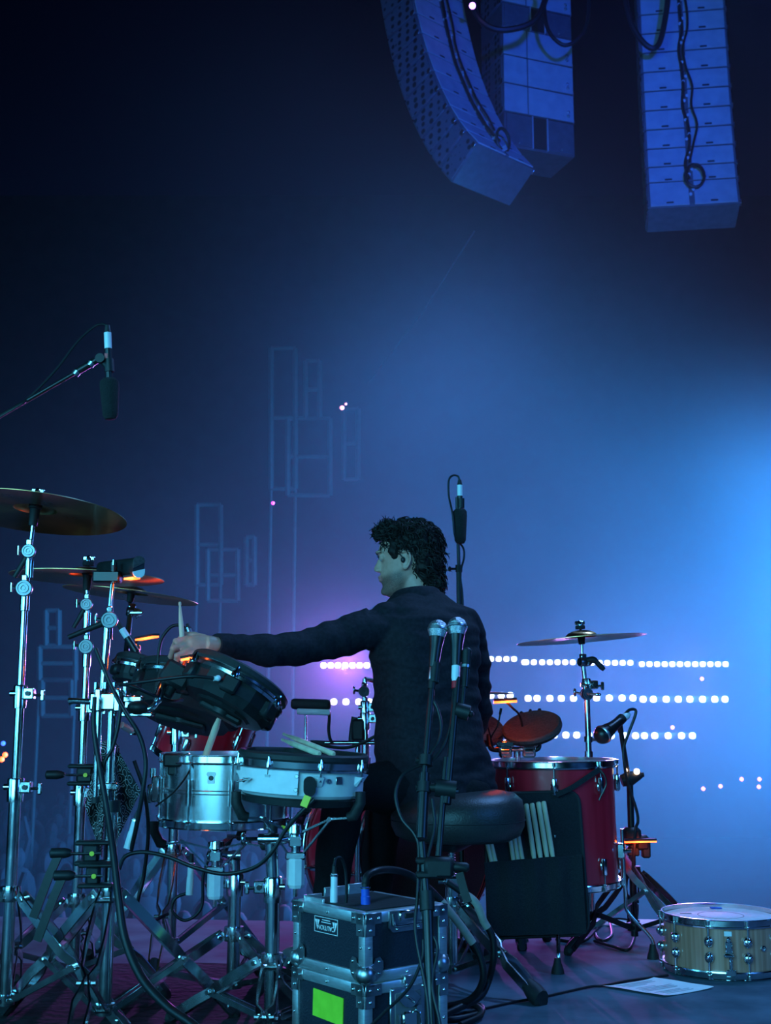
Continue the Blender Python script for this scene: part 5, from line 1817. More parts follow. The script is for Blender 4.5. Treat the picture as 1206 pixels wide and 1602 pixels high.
foam_mic('pencil microphone in a black foam windscreen, hanging from a boom high over the cymbals', at(168, 509, 3.0), at(173, 657, 3.0), 0.0245, 0.108)
ob = thing('boom_stand', Vector((at(-330, 1400, 3.0).x, 3.0, 0)), 'thin black boom arm reaching in to the highest foam-covered microphone', 'microphone stand')
part('boom_arm', 'black_metal', ob, lambda m: (m.cyl(at(-330, 842, 3.0), at(118, 583, 3.0), 0.0055, 10), m.cyl(at(118, 583, 3.0), at(150, 564, 3.0), 0.0095, 12)))
for a, b in (((117, 586), (121, 581)), ((140, 572), (144, 567))):
    part('collar', 'chrome_dull', ob, lambda m: m.cyl(at(*a, 3.0), at(*b, 3.0), 0.0105, 12))
part('microphone_clip', 'black_plastic', ob, lambda m: (m.lathe([(0, -0.008), (0.012, -0.008), (0.012, 0.008), (0, 0.008)], frame(at(157, 561, 2.99), (0, -1, 0)), 16), m.tube([at(157, 561, 3.0), at(166, 570, 3.0), at(171, 575, 3.0)], [0.009, 0.009, 0.012], 10), m.cyl(at(170, 562, 3.0), at(171.5, 582, 3.0), 0.0125, 12)))
post(ob, 'upright', Vector((at(-330, 1400, 3.0).x, 3.0, 0.03)), at(-330, 838, 3.0), 0.011, 'black_metal')
part('pivot', 'black_plastic', ob, lambda m: m.ball(at(-330, 842, 3.0), 0.022))
tripod(ob, Vector((at(-330, 1400, 3.0).x, 3.0, 0)), 0.22, 0.34, 1.0, r=0.011, mat='black_metal', w=0.014)
rubber_cable('microphone_cable', 'thin cable arching from the highest foam-covered microphone along its boom', [at(168, 510, 3.0), at(160, 507, 3.0), at(146, 512, 3.0), at(120, 536, 3.0), at(88, 578, 3.0), at(45, 622, 3.0), at(0, 652, 2.985), at(-330, 842, 2.985)], 0.0033)

foam_mic('pencil microphone in black foam standing up behind the drummer\'s head', at(719, 751, 4.16), at(720, 851, 4.16), 0.0245, 0.122, mark=False)
ob2 = thing('microphone_stand', Vector((at(723, 1400, 4.24).x, 4.24, 0)), 'slim black microphone stand rising behind the drummer\'s shoulder', 'microphone stand')
B2 = Vector((at(723, 1400, 4.24).x, 4.24, 0))
zt = lambda py: at(723, py, 4.24).z
post(ob2, 'upright', B2 + UP * 0.03, Vector((B2.x, B2.y, zt(885))), 0.0095, 'black_metal')
post(ob2, 'upper_tube', Vector((B2.x, B2.y, zt(890))), Vector((B2.x - 0.004, B2.y, zt(778))), 0.006, 'black_metal')
part('clutch', 'black_plastic', ob2, lambda m: (m.cyl(Vector((B2.x, B2.y, zt(895))), Vector((B2.x, B2.y, zt(884))), 0.0125, 12), m.cyl(Vector((B2.x, B2.y, zt(890))), Vector((B2.x - 0.03, B2.y, zt(890))), 0.004, 8), m.ball(Vector((B2.x - 0.032, B2.y, zt(890))), (0.006, 0.01, 0.01))))
part('microphone_clip', 'black_plastic', ob2, lambda m: (m.cyl(at(721, 795, 4.16), at(721, 780, 4.16), 0.0125, 12), m.cyl(at(721, 788, 4.16), at(722, 788, 4.24), 0.007, 8)))
part('base_plate', 'black_metal', ob2, lambda m: m.lathe([(0, 0), (0.09, 0), (0.09, 0.014), (0.08, 0.02), (0.015, 0.03), (0, 0.03)], Matrix.Translation(B2), 28))
rubber_cable('microphone_cable', 'thin cable looping over the foam microphone behind the drummer and down its stand', [at(719, 752, 4.16), at(716, 745, 4.16), at(708, 744, 4.16), at(702, 752, 4.16), at(702, 775, 4.16), at(708, 805, 4.145), at(712, 840, 4.15), at(724, 856, 4.18), at(726, 872, 4.18), at(720, 900, 4.18), at(724, 945, 4.18), at(726, 1100, 4.18)], 0.0035)

# microphone at the floor tom with its stand, lamp and light bar
Z5 = 4.28
vocal_mic('black ball-headed microphone pointing at the floor tom', at(943, 1149, 4.17), at(972, 1126, 4.22), r=0.031, plug='pad_white', grille='black_metal', group='tom microphone')
fm = thing('microphone_stand', Vector((at(992, 1440, Z5).x, Z5, 0)), 'short black stand beside the floor tom holding a microphone and a lamp', 'microphone stand')
bz = Vector((at(992, 1440, Z5).x, Z5, 0))
tripod(fm, bz, 0.24, 0.30, 0, r=0.011, mat='black_metal', w=0.018, yaws=[math.radians(-40), math.radians(80), math.radians(215)])
post(fm, 'lower_tube', bz + UP * 0.03, at(988, 1320, Z5), 0.012, 'black_metal')
post(fm, 'middle_tube', at(988, 1320, Z5), at(985, 1222, Z5), 0.0115, 'black_metal')
post(fm, 'gooseneck', at(984, 1225, Z5), at(971, 1142, Z5 - .03), 0.0085, 'black_metal')
part('microphone_clip', 'black_plastic', fm, lambda m: (m.cyl(at(971, 1145, Z5 - .03), at(968, 1126, Z5 - .05), 0.010, 12), m.cyl(at(962, 1134, Z5 - .075), at(974, 1123, Z5 - .055), 0.017, 14)))
part('stand_clamp', 'black_plastic', fm, lambda m: (m.box((0.06, 0.05, 0.06), at(988, 1308, Z5), 0.010), m.box((0.045, 0.04, 0.05), at(1004, 1318, Z5), 0.008), m.box((0.03, 0.03, 0.06), at(1010, 1328, Z5), 0.006), m.box((0.04, 0.03, 0.03), at(990, 1332, Z5), 0.004)))
rubber_cable('microphone_cable', 'cable bending off the tail of the floor tom microphone and down its stand', [at(976, 1119, 4.23), at(984, 1111, 4.23), at(993, 1110, 4.23), at(994, 1118, 4.23), at(984, 1145, 4.23), at(976, 1168, 4.24), at(976, 1190, 4.24), at(982, 1225, 4.24), at(995, 1265, 4.24), at(998, 1285, 4.24), at(994, 1300, 4.23), at(990, 1360, 4.23), at(991, 1420, 4.23), ground(995, 1470) + UP * 0.03, ground(984, 1488) + UP * 0.006, ground(960, 1484) + UP * 0.006, ground(930, 1475) + UP * 0.006], 0.005)
wl_ = thing('work_lamp', at(990, 1212, Z5 - .02), 'small glaring lamp on a dark bracket beside the floor tom', 'lamp')
part('lamp_body', 'black_plastic', wl_, lambda m: (m.tube([at(972, 1222, Z5), at(985, 1218, Z5), at(1003, 1212, Z5)], [0.02, 0.026, 0.012], 12), m.cyl(at(1000, 1213, Z5), at(1007, 1212, Z5), 0.008, 8)))
part('lamp_lens', 'lens_warm', wl_, lambda m: m.ball(at(996, 1207, Z5 - .02), 0.0105))
part('lamp_lens', 'lens_warm', wl_, lambda m: m.ball(at(979, 1205, Z5 - .02), 0.006))


# ------------------------------------------------------------------ orange light bars
def light_bar(label, a, b, h=0.007, neck=None, glow=0.0):
    a, b = Vector(a), Vector(b)
    root = thing('light_bar', (a + b) / 2, label, 'clip light', 'orange clip lights')
    part('bar_housing', 'black_plastic', root, lambda m: m.strap([a + UP * h, b + UP * h], (0, 1, 0), 0.03, h * 1.1))
    part('light_strip', 'lens_orange', root, lambda m: m.strap([a, b], (0, 1, 0), 0.024, h))
    if glow:
        L = lamp('POINT', 'light_bar_glow', (a + b) / 2 - UP * 0.012 - Vector((0, 0.016, 0)), (a + b) / 2 - UP, glow, (1.0, 0.12, 0.02), 0.01)
        L.parent = root
        L.location = L.location - root.location
    if neck:
        part('gooseneck', 'black_metal', root, lambda m: m.tube(spline(neck, 5), 0.004, 8))
    return root


light_bar('glowing orange light bar above the rubber pads, on a thin bent neck', at(772, 1099, 4.22), at(808, 1097, 4.22), 0.008, [at(793, 1099, 4.23), at(802, 1108, 4.24), at(813, 1120, 4.28), at(818, 1150, 4.33), at(812, 1180, 4.33)], glow=0.55)
light_bar('orange light bar on the clamp of the short black stand', at(976, 1317, 4.21), at(1026, 1316, 4.21), 0.006, glow=0.35)
light_bar('small orange light bar beside the boom stand over the pads', at(216, 1001, 3.85), at(244, 996, 3.80), 0.006, [at(216, 1001, 3.86), at(208, 1012, 3.9), at(202, 1030, 3.98)], glow=0.4)
light_bar('small orange light bar tucked under the drummer\'s knuckles', at(288, 1032, 3.22), at(303, 1029, 3.20), 0.006, [at(290, 1033, 3.22), at(284, 1044, 3.2), at(276, 1048, 3.15)], glow=0.2)
light_bar('small orange light bar under the end of the black trigger bar', at(199, 906, 3.10), at(214, 904, 3.08), 0.005, glow=0.3)

# ------------------------------------------------------------------ rubber pads by the floor tom
RK = Vector((at(809, 1300, 4.30).x, 4.30, 0))
rk = thing('pad_rack', RK, 'chrome post with two clamps carrying round rubber pads behind the floor tom', 'drum stand')
post(rk, 'post', RK + UP * 0.02, at(809, 1172, 4.30), 0.0125)
tripod(rk, RK, 0.25, 0.11, 0.5)
for px in (790, 827):
    part('rod_clamp', 'chrome', rk, lambda m: (m.box((0.045, 0.05, 0.06), at(px, 1172, 4.27), 0.008), m.box((0.06, 0.03, 0.02), at(px, 1164, 4.26), 0.004), m.cyl(at(px - 6, 1176, 4.25), at(px + 6, 1176, 4.25), 0.010, 10)))
part('cross_bar', 'chrome', rk, lambda m: m.cyl(at(775, 1172, 4.29), at(838, 1172, 4.29), 0.009, 10))
part('pad_rod', 'black_metal', rk, lambda m: m.tube(spline([at(828, 1174, 4.27), at(838, 1173, 4.27), at(843, 1169, 4.27), at(843, 1158, 4.28), at(838, 1148, 4.30)], 4), 0.008, 10))
part('pad_rod', 'black_metal', rk, lambda m: m.tube(spline([at(788, 1174, 4.27), at(772, 1173, 4.27), at(766, 1168, 4.28), at(764, 1150, 4.31)], 4), 0.008, 10))
for px, top in ((759, (760, 1111)), (766, (784, 1108))):  # gooseneck stalks of two small clip microphones
    part('clip_mic_stalk', 'black_metal', rk, lambda m: (m.tube(spline([at(772, 1172, 4.20), at(768, 1155, 4.19), at(top[0] - (top[0] - 768) * 0.35, 1135, 4.18), at(*top, 4.18)], 4), 0.0028, 6), m.cyl(at(top[0] - (top[0] - 768) * 0.12, top[1] + 10, 4.18), at(*top, 4.18), 0.0045, 8)))


def rubber_pad(label, c, n, R, xh=(1, 0, 0)):
    M = frame(c, Vector(n).normalized(), xh)
    root = thing('rubber_pad', c, label, 'drum pad', 'round rubber pads')
    part('pad_body', 'black_plastic', root, lambda m: m.lathe([(0, -0.032), (R * 0.7, -0.032), (R * 0.95, -0.018), (R, -0.006), (R * 0.97, 0), (0, 0)], M, 40))
    part('playing_surface', 'rubber_pad', root, lambda m: m.lathe([(0, 0.004), (R * 0.80, 0.004), (R * 0.84, 0.006), (R * 0.92, 0.009), (R * 0.985, 0.004), (R, -0.006), (R * 0.95, -0.004), (0, 0.0)], M, 48))
    part('pad_notch', 'black_plastic', root, lambda m: [m.box((0.02, 0.012, 0.012), M @ Matrix.Translation((R * math.cos(a), R * math.sin(a), 0.002)) @ Matrix.Rotation(a, 4, 'Z'), 0.003) for a in (1.2, 1.5, 1.8)])
    return root


rubber_pad('round rubber drum pad tilted over the floor tom, warmed by the orange bar', at(832, 1137, 4.30), (-0.22, -0.46, 0.86), 0.106)
rubber_pad('round rubber drum pad peeping out beside the drummer\'s waist', at(752, 1139, 4.38), (0.16, -0.58, 0.80), 0.088)

# ------------------------------------------------------------------ second trigger bar and stick tray
tb = thing('trigger_bar', at(478, 1165, 3.9), 'short black trigger bar with a silver lower half, on a rod above the white pad', 'trigger bar', 'electronic trigger bars')
ta, tbb = at(455, 1106, 3.9), at(517, 1108, 3.9)
Mt = frame(ta, tbb - ta, (0, -1, 0))
Lt = (tbb - ta).length
part('rubber_bar', 'black_rubber', tb, lambda m: m.box((0.05, 0.034, Lt), Mt @ Matrix.Translation((0, -0.010, Lt / 2)), 0.012, 3))
part('silver_base', 'pad_white', tb, lambda m: m.box((0.049, 0.020, Lt * 0.84), Mt @ Matrix.Translation((0, 0.013, Lt / 2 + 0.010)), 0.006, 2))
part('mount_rod', 'chrome', tb, lambda m: m.cyl(at(478, 1118, 3.9), at(478, 1166, 3.9), 0.0045, 10))
part('lead', 'cable', tb, lambda m: m.tube(spline([at(515, 1114, 3.9), at(515, 1125, 3.9), at(514, 1140, 3.9), at(516, 1155, 3.9), at(520, 1163, 3.9)], 5), 0.005, 8))
mb = thing('mount_bar', at(545, 1163, 3.92), 'horizontal chrome bar with cables behind the white pad', 'bar')
part('bar', 'chrome', mb, lambda m: m.cyl(at(476, 1162, 3.92), at(594, 1162, 3.92), 0.0065, 10))
part('bar_tape', 'black_rubber', mb, lambda m: m.cyl(at(489, 1162, 3.92), at(508, 1163, 3.92), 0.0085, 10))
part('upright', 'chrome', mb, lambda m: m.cyl(at(560, 1163, 3.92), Vector((at(560, 1163, 3.92).x, 3.92, 0.0)), 0.009, 12))
part('loop_cable', 'cable', mb, lambda m: m.tube(spline([at(486, 1160, 3.91), at(510, 1167, 3.90), at(540, 1170, 3.9), at(565, 1163, 3.9), at(590, 1150, 3.9)], 5), 0.005, 8))

# ------------------------------------------------------------------ flight cases
CU = Vector((0.78, 0.626, 0)).normalized()                  # along the right-hand face
CV = Vector((-CU.y, CU.x, 0))                               # along the left-hand face
C0 = Vector((at(570, 1650, 2.72).x, 2.72, 0))
WA, WB = 0.235, 0.270


def flight_case(label, z0, h, bottom_balls, tape, latch, handle):
    M = Matrix((CU, CV, UP)).transposed().to_4x4()
    M.translation = C0 + UP * z0
    T = lambda x, y, z: M @ Matrix.Translation((x, y, z))
    root = thing('flight_case', M @ Vector((WA / 2, WB / 2, 0)), label, 'flight case', 'stacked flight cases')
    t = 0.004
    part('body', 'case_board', root, lambda m: m.box((WA - 2 * t, WB - 2 * t, h - 2 * t), T(WA / 2, WB / 2, h / 2)))
    e = 0.024
    for x in (0, WA):
        for y in (0, WB):
            part('edge_trim', 'aluminium', root, lambda m: m.box((e, e, h - 0.02), T(x + (e / 2 - .001) * (1 if x == 0 else -1), y + (e / 2 - .001) * (1 if y == 0 else -1), h / 2), 0.004, 2))
    for z in (e / 2 - .001, h - e / 2 + .001):
        for y in (0, WB):
            part('edge_trim', 'aluminium', root, lambda m: m.box((WA - 0.02, e, e), T(WA / 2, y + (e / 2 - .001) * (1 if y == 0 else -1), z), 0.004, 2))
        for x in (0, WA):
            part('edge_trim', 'aluminium', root, lambda m: m.box((e, WB - 0.02, e), T(x + (e / 2 - .001) * (1 if x == 0 else -1), WB / 2, z), 0.004, 2))
    # ribs pressed in the trim, rivets in the middle of each length
    for z in (e / 2, h - e / 2):
        for q in (0.5,):
            part('rivet', 'chrome', root, lambda m: m.ball((WA * q, -0.001, z), 0.0035, M, 8, 6))
            part('rivet', 'chrome', root, lambda m: m.ball((-0.001, WB * q, z), 0.0035, M, 8, 6))
    for x, y in ((0.012, -0.001), (WA - 0.012, -0.001), (-0.001, 0.012), (-0.001, WB - 0.012)):
        part('rivet', 'chrome', root, lambda m: m.ball((x, y, h * 0.5), 0.0035, M, 8, 6))
    # flat corner brackets at the top, with rivets
    for (x, y, sx, sy) in ((0, 0, 1, 1), (WA, 0, -1, 1), (0, WB, 1, -1), (WA, WB, -1, -1)):
        fx = -0.0025 if x == 0 else WA + 0.0025
        fy = -0.0025 if y == 0 else WB + 0.0025
        m = MB()
        L1, L2 = 0.044, 0.048
        m.box((L1, 0.003, 0.024), T(x + sx * L1 / 2, fy, h - 0.012), 0.001)
        m.box((0.026, 0.003, L2), T(x + sx * 0.013, fy, h - L2 / 2), 0.001)
        m.box((0.003, L1, 0.024), T(fx, y + sy * L1 / 2, h - 0.012), 0.001)
        m.box((0.003, 0.026, L2), T(fx, y + sy * 0.013, h - L2 / 2), 0.001)
        b = m.build('corner_bracket', 'chrome_dull', root)
        for du, dz in ((0.013, 0.012), (0.035, 0.012), (0.013, 0.036)):
            part('rivet', 'chrome', b, lambda m: (m.ball((x + sx * du, fy + (-.001 if y == 0 else .001), h - dz), 0.004, M, 8, 6)))
            part('rivet', 'chrome', b, lambda m: (m.ball((fx + (-.001 if x == 0 else .001), y + sy * du, h - dz), 0.004, M, 8, 6)))
        if bottom_balls:
            m = MB()
            c = Vector((x + sx * 0.012, y + sy * 0.012, 0.016))
            m.ball(c, 0.0235, M, 18, 12)
            for k in range(2):
                pts2 = [(0.0, 0.0), (0.030, 0.0), (0.043, 0.010), (0.049, 0.024), (0.048, 0.038), (0.040, 0.048), (0.029, 0.046), (0.024, 0.036), (0.014, 0.030), (0.0, 0.030)]
                if k == 0:
                    Mx = M @ Matrix(((sx, 0, 0, x), (0, 0, -sy, fy + sy * 0.002), (0, 1, 0, 0.004), (0, 0, 0, 1)))
                else:
                    Mx = M @ Matrix(((0, 0, -sx, fx + sx * 0.002), (sy, 0, 0, y), (0, 1, 0, 0.004), (0, 0, 0, 1)))
                m.prism(pts2, 0.003, Mx)
            bb = m.build('ball_corner', 'chrome_dull', root)
            for k in range(2):
                for du, dz in ((0.037, 0.014), (0.038, 0.038)):
                    p = Vector((x + sx * du, fy, 0.004 + dz)) if k == 0 else Vector((fx, y + sy * du, 0.004 + dz))
                    part('rivet', 'chrome', bb, lambda m: m.ball(p, 0.0038, M, 8, 6))
    if tape:
        part('tape_patch', 'tape_green', root, lambda m: m.box((0.002, 0.112, 0.058), T(0.0025, WB * 0.50, h - 0.066) @ Matrix.Rotation(math.radians(2), 4, 'X')))
    if handle:
        hx = WA * 0.50
        hd = part('handle_dish', 'chrome_dull', root, lambda m: m.prism([(-.052, .022), (.052, .022), (.052, -.012), (.042, -.022), (-.042, -.022), (-.052, -.012)], 0.004, M @ Matrix(((1, 0, 0, hx), (0, 0, -1, 0.001), (0, 1, 0, h - 0.024), (0, 0, 0, 1)))))
        part('handle_grip', 'chrome', hd, lambda m: (m.tube([T(hx - .044, -0.006, h - .006) @ Vector(), T(hx - .044, -0.008, h - .028) @ Vector(), T(hx - .038, -0.008, h - .033) @ Vector(), T(hx + .038, -0.008, h - .033) @ Vector(), T(hx + .044, -0.008, h - .028) @ Vector(), T(hx + .044, -0.006, h - .006) @ Vector()], 0.003, 8),
                                                     m.box((0.05, 0.008, 0.022), T(hx, -0.004, h - 0.013), 0.003)))
        part('handle_slot', 'black_rubber', hd, lambda m: m.box((0.026, 0.004, 0.012), T(hx, -0.0085, h - 0.013), 0.002))
        for q in (-.03, .03):
            part('rivet', 'chrome', hd, lambda m: m.ball((hx + q, -.004, h - .040), .0035, M, 8, 6))
    if latch:
        hx = WA * 0.50
        ld = part('latch_dish', 'chrome_dull', root, lambda m: m.box((0.098, 0.004, 0.104), T(hx, -0.001, h - 0.066), 0.002))
        part('latch_well', 'array_mid', ld, lambda m: m.box((0.074, 0.003, 0.080), T(hx, -0.003, h - 0.066), 0.006))
        part('latch_wing', 'chrome_dull', ld, lambda m: m.prism([(.024 * math.cos(a / 12 * 2 * PI) * (1.25 if a % 6 in (0,) else 1), .018 * math.sin(a / 12 * 2 * PI)) for a in range(12)], 0.007, M @ Matrix(((1, 0, 0, hx), (0, 0, -1, -0.004), (0, 1, 0, h - 0.040), (0, 0, 0, 1)))))
        part('latch_turn', 'chrome', ld, lambda m: (m.box((0.030, 0.006, 0.006), T(hx, -0.012, h - 0.040) @ Matrix.Rotation(0.6, 4, 'Y'), 0.002), m.box((0.040, 0.010, 0.034), T(hx, -0.008, h - 0.082), 0.004), m.tube([T(hx - .03, -0.010, h - .068) @ Vector(), T(hx - .03, -0.012, h - .10) @ Vector(), T(hx + .03, -0.012, h - .10) @ Vector(), T(hx + .03, -0.010, h - .066) @ Vector()], 0.0032, 8),
                                                    m.cyl(T(hx + .022, -0.006, h - .062) @ Vector(), T(hx + .022, -0.016, h - .062) @ Vector(), 0.008, 10)))
        for qx in (-.043, .0, .043):
            for qz in (-.047, .047):
                part('rivet', 'chrome', ld, lambda m: m.ball((hx + qx, -.004, h - .066 + qz), .0036, M, 8, 6))
        part('hasp', 'chrome_dull', ld, lambda m: m.box((0.028, 0.008, 0.018), T(hx, -0.006, h + 0.000), 0.002))
    return root, M, T


HC_ = 0.144
HL_ = 0.191
fc1, MC1, TC1 = flight_case('lower flight case with a bright green tape patch and butterfly latch', 0.0, HL_, True, True, True, False)
fc2, MC2, TC2 = flight_case('upper flight case with an upside-down caution sticker and recessed handle', HL_ + 0.003, HC_, True, False, False, True)
# caution sticker, upside down on the left-hand face
Ml = MC2 @ Matrix(((0, 0, -1, 0.0), (-1, 0, 0, WB * 0.53), (0, 1, 0, HC_ - 0.042), (0, 0, 0, 1))) @ Matrix.Rotation(PI, 4, 'Z')
st = part('caution_sticker', 'case_board', fc2, lambda m: m.box((0.088, 0.034, 0.001), Ml @ Matrix.Translation((0, 0, -0.0022))))
part('sticker_border', 'label_white', st, lambda m: (m.box((0.088, 0.0012, 0.0006), Ml @ Matrix.Translation((0, .0165, -0.0014))), m.box((0.088, 0.0012, 0.0006), Ml @ Matrix.Translation((0, -.0165, -0.0014))), m.box((0.0012, 0.034, 0.0006), Ml @ Matrix.Translation((.0435, 0, -0.0014))), m.box((0.0012, 0.034, 0.0006), Ml @ Matrix.Translation((-.0435, 0, -0.0014)))))
text_part('sticker_text', 'CAUTION', 0.0145, Ml @ Matrix.Translation((0, 0.005, -0.0014)), 'label_white', st)
for k, wdt in enumerate((0.036, 0.030)):
    part('sticker_line', 'label_white', st, lambda m: m.box((wdt, 0.0016, 0.0006), Ml @ Matrix.Translation((0, -0.006 - 0.005 * k, -0.0014))))
for s in (-1, 1):
    part('warning_triangle', 'label_white', st, lambda m: m.prism([(s * .033 - .009, -.010), (s * .033 + .009, -.010), (s * .033, .010)], 0.0006, Ml @ Matrix.Translation((0, 0, -0.0016))))
    part('warning_mark', 'case_board', st, lambda m: (m.box((.0018, .008, .0006), Ml @ Matrix.Translation((s * .033, -.001, -0.0007))), m.box((.0018, .0018, .0006), Ml @ Matrix.Translation((s * .033, -.0075, -0.0007)))))
# things sunk in the open top of the upper case
part('top_panel', 'black_rubber', fc2, lambda m: m.box((WA - 0.05, WB - 0.05, 0.004), TC2(WA / 2, WB / 2, HC_ + 0.001)))
for (x, y, w_, d_, h_) in ((0.03, 0.235, 0.05, 0.006, 0.014), (0.10, 0.245, 0.06, 0.006, 0.024), (0.165, 0.245, 0.05, 0.006, 0.026), (0.018, 0.21, 0.006, 0.07, 0.010)):
    part('inner_lip', 'aluminium', fc2, lambda m: m.box((w_, d_, h_), TC2(x, y, HC_ + h_ / 2), 0.001))


def xlr(label, a, b, r=0.0095, mat='pad_white', cat='connector', name='cable_connector', boot='black_rubber'):
    a, b = Vector(a), Vector(b)
    L = (b - a).length
    M = frame(a, b - a)
    root = thing(name, a, label, cat, 'cable connectors')
    part('sleeve', mat, root, lambda m: m.lathe([(0, 0), (r, 0), (r, L * 0.42), (r * 0.9, L * 0.44), (r * 0.92, L * 0.75), (r * 0.7, L * 0.78), (0, L * 0.78)], M, 16))
    part('ring', 'chrome', root, lambda m: m.lathe([(r * 0.9, L * 0.70), (r * 1.08, L * 0.71), (r * 1.08, L * 0.75), (r * 0.9, L * 0.76)], M, 16))
    part('boot', boot, root, lambda m: m.lathe([(0, L * 0.76), (r * 0.75, L * 0.76), (r * 0.5, L), (0, L)], M, 12))
    return root


tp1 = at(522, 1418, 2.87)
xlr('pale cable connector standing upright on the upper flight case', tp1, at(523, 1352, 2.87), 0.0085)
rubber_cable('connector_cable', 'thin cable looping over from the pale upright connector', [at(523, 1354, 2.83), at(526, 1343, 2.84), at(535, 1344, 2.85), at(541, 1365, 2.86), at(542, 1400, 2.86), at(541, 1420, 2.86)], 0.0033)
tp2 = at(572, 1420, 2.84)
xlr('blue cable connector plugged in the top of the upper flight case', tp2, at(571, 1378, 2.84), 0.0105, 'blue_plastic')
rubber_cable('connector_cable', 'thick cable arching from the blue connector toward the throne', [at(571, 1384, 2.84), at(575, 1370, 2.85), at(592, 1362, 2.88), at(615, 1361, 2.95), at(640, 1368, 3.0), at(665, 1385, 3.02), at(690, 1410, 3.04), at(722, 1450, 3.04), at(748, 1490, 3.04), at(756, 1530, 3.04), at(738, 1562, 3.06), at(700, 1575, 3.08), at(660, 1580, 3.1)], 0.0085, n=10)
rubber_cable('loom_cable', 'thick cable with pale tape hanging beside the cases to the floor', [at(700, 1380, 3.12), at(722, 1395, 3.12), at(744, 1412, 3.12), at(756, 1440, 3.12), at(770, 1465, 3.12), at(772, 1500, 3.12), at(764, 1535, 3.13), at(750, 1560, 3.1), at(715, 1578, 3.05), at(690, 1590, 3.0)], 0.0085, n=10)
pmat('tape_tan', (0.30, 0.27, 0.22), (0.36, 0.33, 0.28), rough=0.7, scale=60)
tt = MB().tube(spline([at(722, 1395, 3.12), at(744, 1412, 3.12), at(756, 1440, 3.12), at(763, 1452, 3.12)], 7), 0.0095, 10)
tag(tt.build('tape_wrap', 'tape_tan'), 'tan tape wrapped round the upper part of a thick hanging cable', 'tape')
tt = MB().tube(spline([at(690, 1410, 3.04), at(706, 1430, 3.04), at(722, 1450, 3.04), at(740, 1476, 3.04)], 7), 0.0097, 10)
tag(tt.build('tape_wrap', 'tape_tan'), 'tan tape wrapped along the cable that comes from the blue connector', 'tape')
g = lambda px, py, z=0.0: ground(px, py) + UP * z
rubber_cable('floor_cable', 'coil of thick black cable lying on the floor by the cases', [g(700, 1580, .009), g(730, 1577, .009), g(752, 1580, .009), g(752, 1590, .009), g(725, 1598, .009), g(698, 1600, .009), g(690, 1592, .022), g(712, 1586, .024), g(742, 1588, .024), g(752, 1596, .012), g(720, 1610, .009)], 0.008, n=10)
rubber_cable('floor_cable', 'thin flat cable trailing across the floor to the sheet of paper', [g(690, 1592, .004), g(740, 1584, .004), g(800, 1571, .004), g(850, 1562, .004), g(890, 1553, .004), g(925, 1546, .005), g(945, 1544, .004), g(985, 1536, .004), g(1045, 1528, .004)], 0.0035)
rubber_cable('floor_cable', 'cable curling on the floor behind the floor tom\'s feet', [g(1000, 1444, .005), g(960, 1440, .005), g(935, 1450, .005), g(932, 1466, .005), g(945, 1474, .005), g(958, 1462, .005), g(948, 1446, .02), g(920, 1470, .005), g(900, 1476, .005), g(870, 1472, .005)], 0.005)

# ------------------------------------------------------------------ sheet of paper
c4 = [ground(943, 1545), ground(1023, 1532), ground(1117, 1547), ground(1039, 1561)]
pp = thing('paper_sheet', (c4[0] + c4[2]) / 2, 'white printed sheet of paper lying on the stage floor', 'paper')
ps = MB()
NPX = 10
for k in (0, 1):
    for j in range(NPX + 1):
        for i in range(NPX + 1):
            s, t = i / NPX, j / NPX
            p = c4[0].lerp(c4[1], s).lerp(c4[3].lerp(c4[2], s), t)
            p.z = 0.0012 + 0.004 * (2 * s - 1) ** 4 + 0.001 * math.sin(5 * t) ** 2 + 0.0006 * k
            ps.v.append(p)
q = (NPX + 1) ** 2
for j in range(NPX):
    for i in range(NPX):
        a = j * (NPX + 1) + i
        ps.f += [(a, a + NPX + 1, a + NPX + 2, a + 1), (q + a, q + a + 1, q + a + NPX + 2, q + a + NPX + 1)]
for i in range(NPX):
    for (a, b) in ((i, i + 1), ((i + 1) * (NPX + 1) + NPX, i * (NPX + 1) + NPX), (NPX * (NPX + 1) + i + 1, NPX * (NPX + 1) + i), (i * (NPX + 1), (i + 1) * (NPX + 1))):
        pass
ps.build('sheet', 'paper', pp)
pmat('print_grey', (0.42, 0.42, 0.45), rough=0.8)
rp_ = random.Random(2)
for k in range(12):
    t = 0.10 + 0.07 * k
    if k in (3, 8):
        continue
    a = c4[0].lerp(c4[1], 0.12).lerp(c4[3].lerp(c4[2], 0.12), t)
    e_ = rp_.uniform(0.55, 0.86)
    b = c4[0].lerp(c4[1], e_).lerp(c4[3].lerp(c4[2], e_), t)
    part('text_line', 'print_grey', pp, lambda m: m.strap([a + UP * 0.0030, b + UP * 0.0030], UP, 0.0004, 0.006))


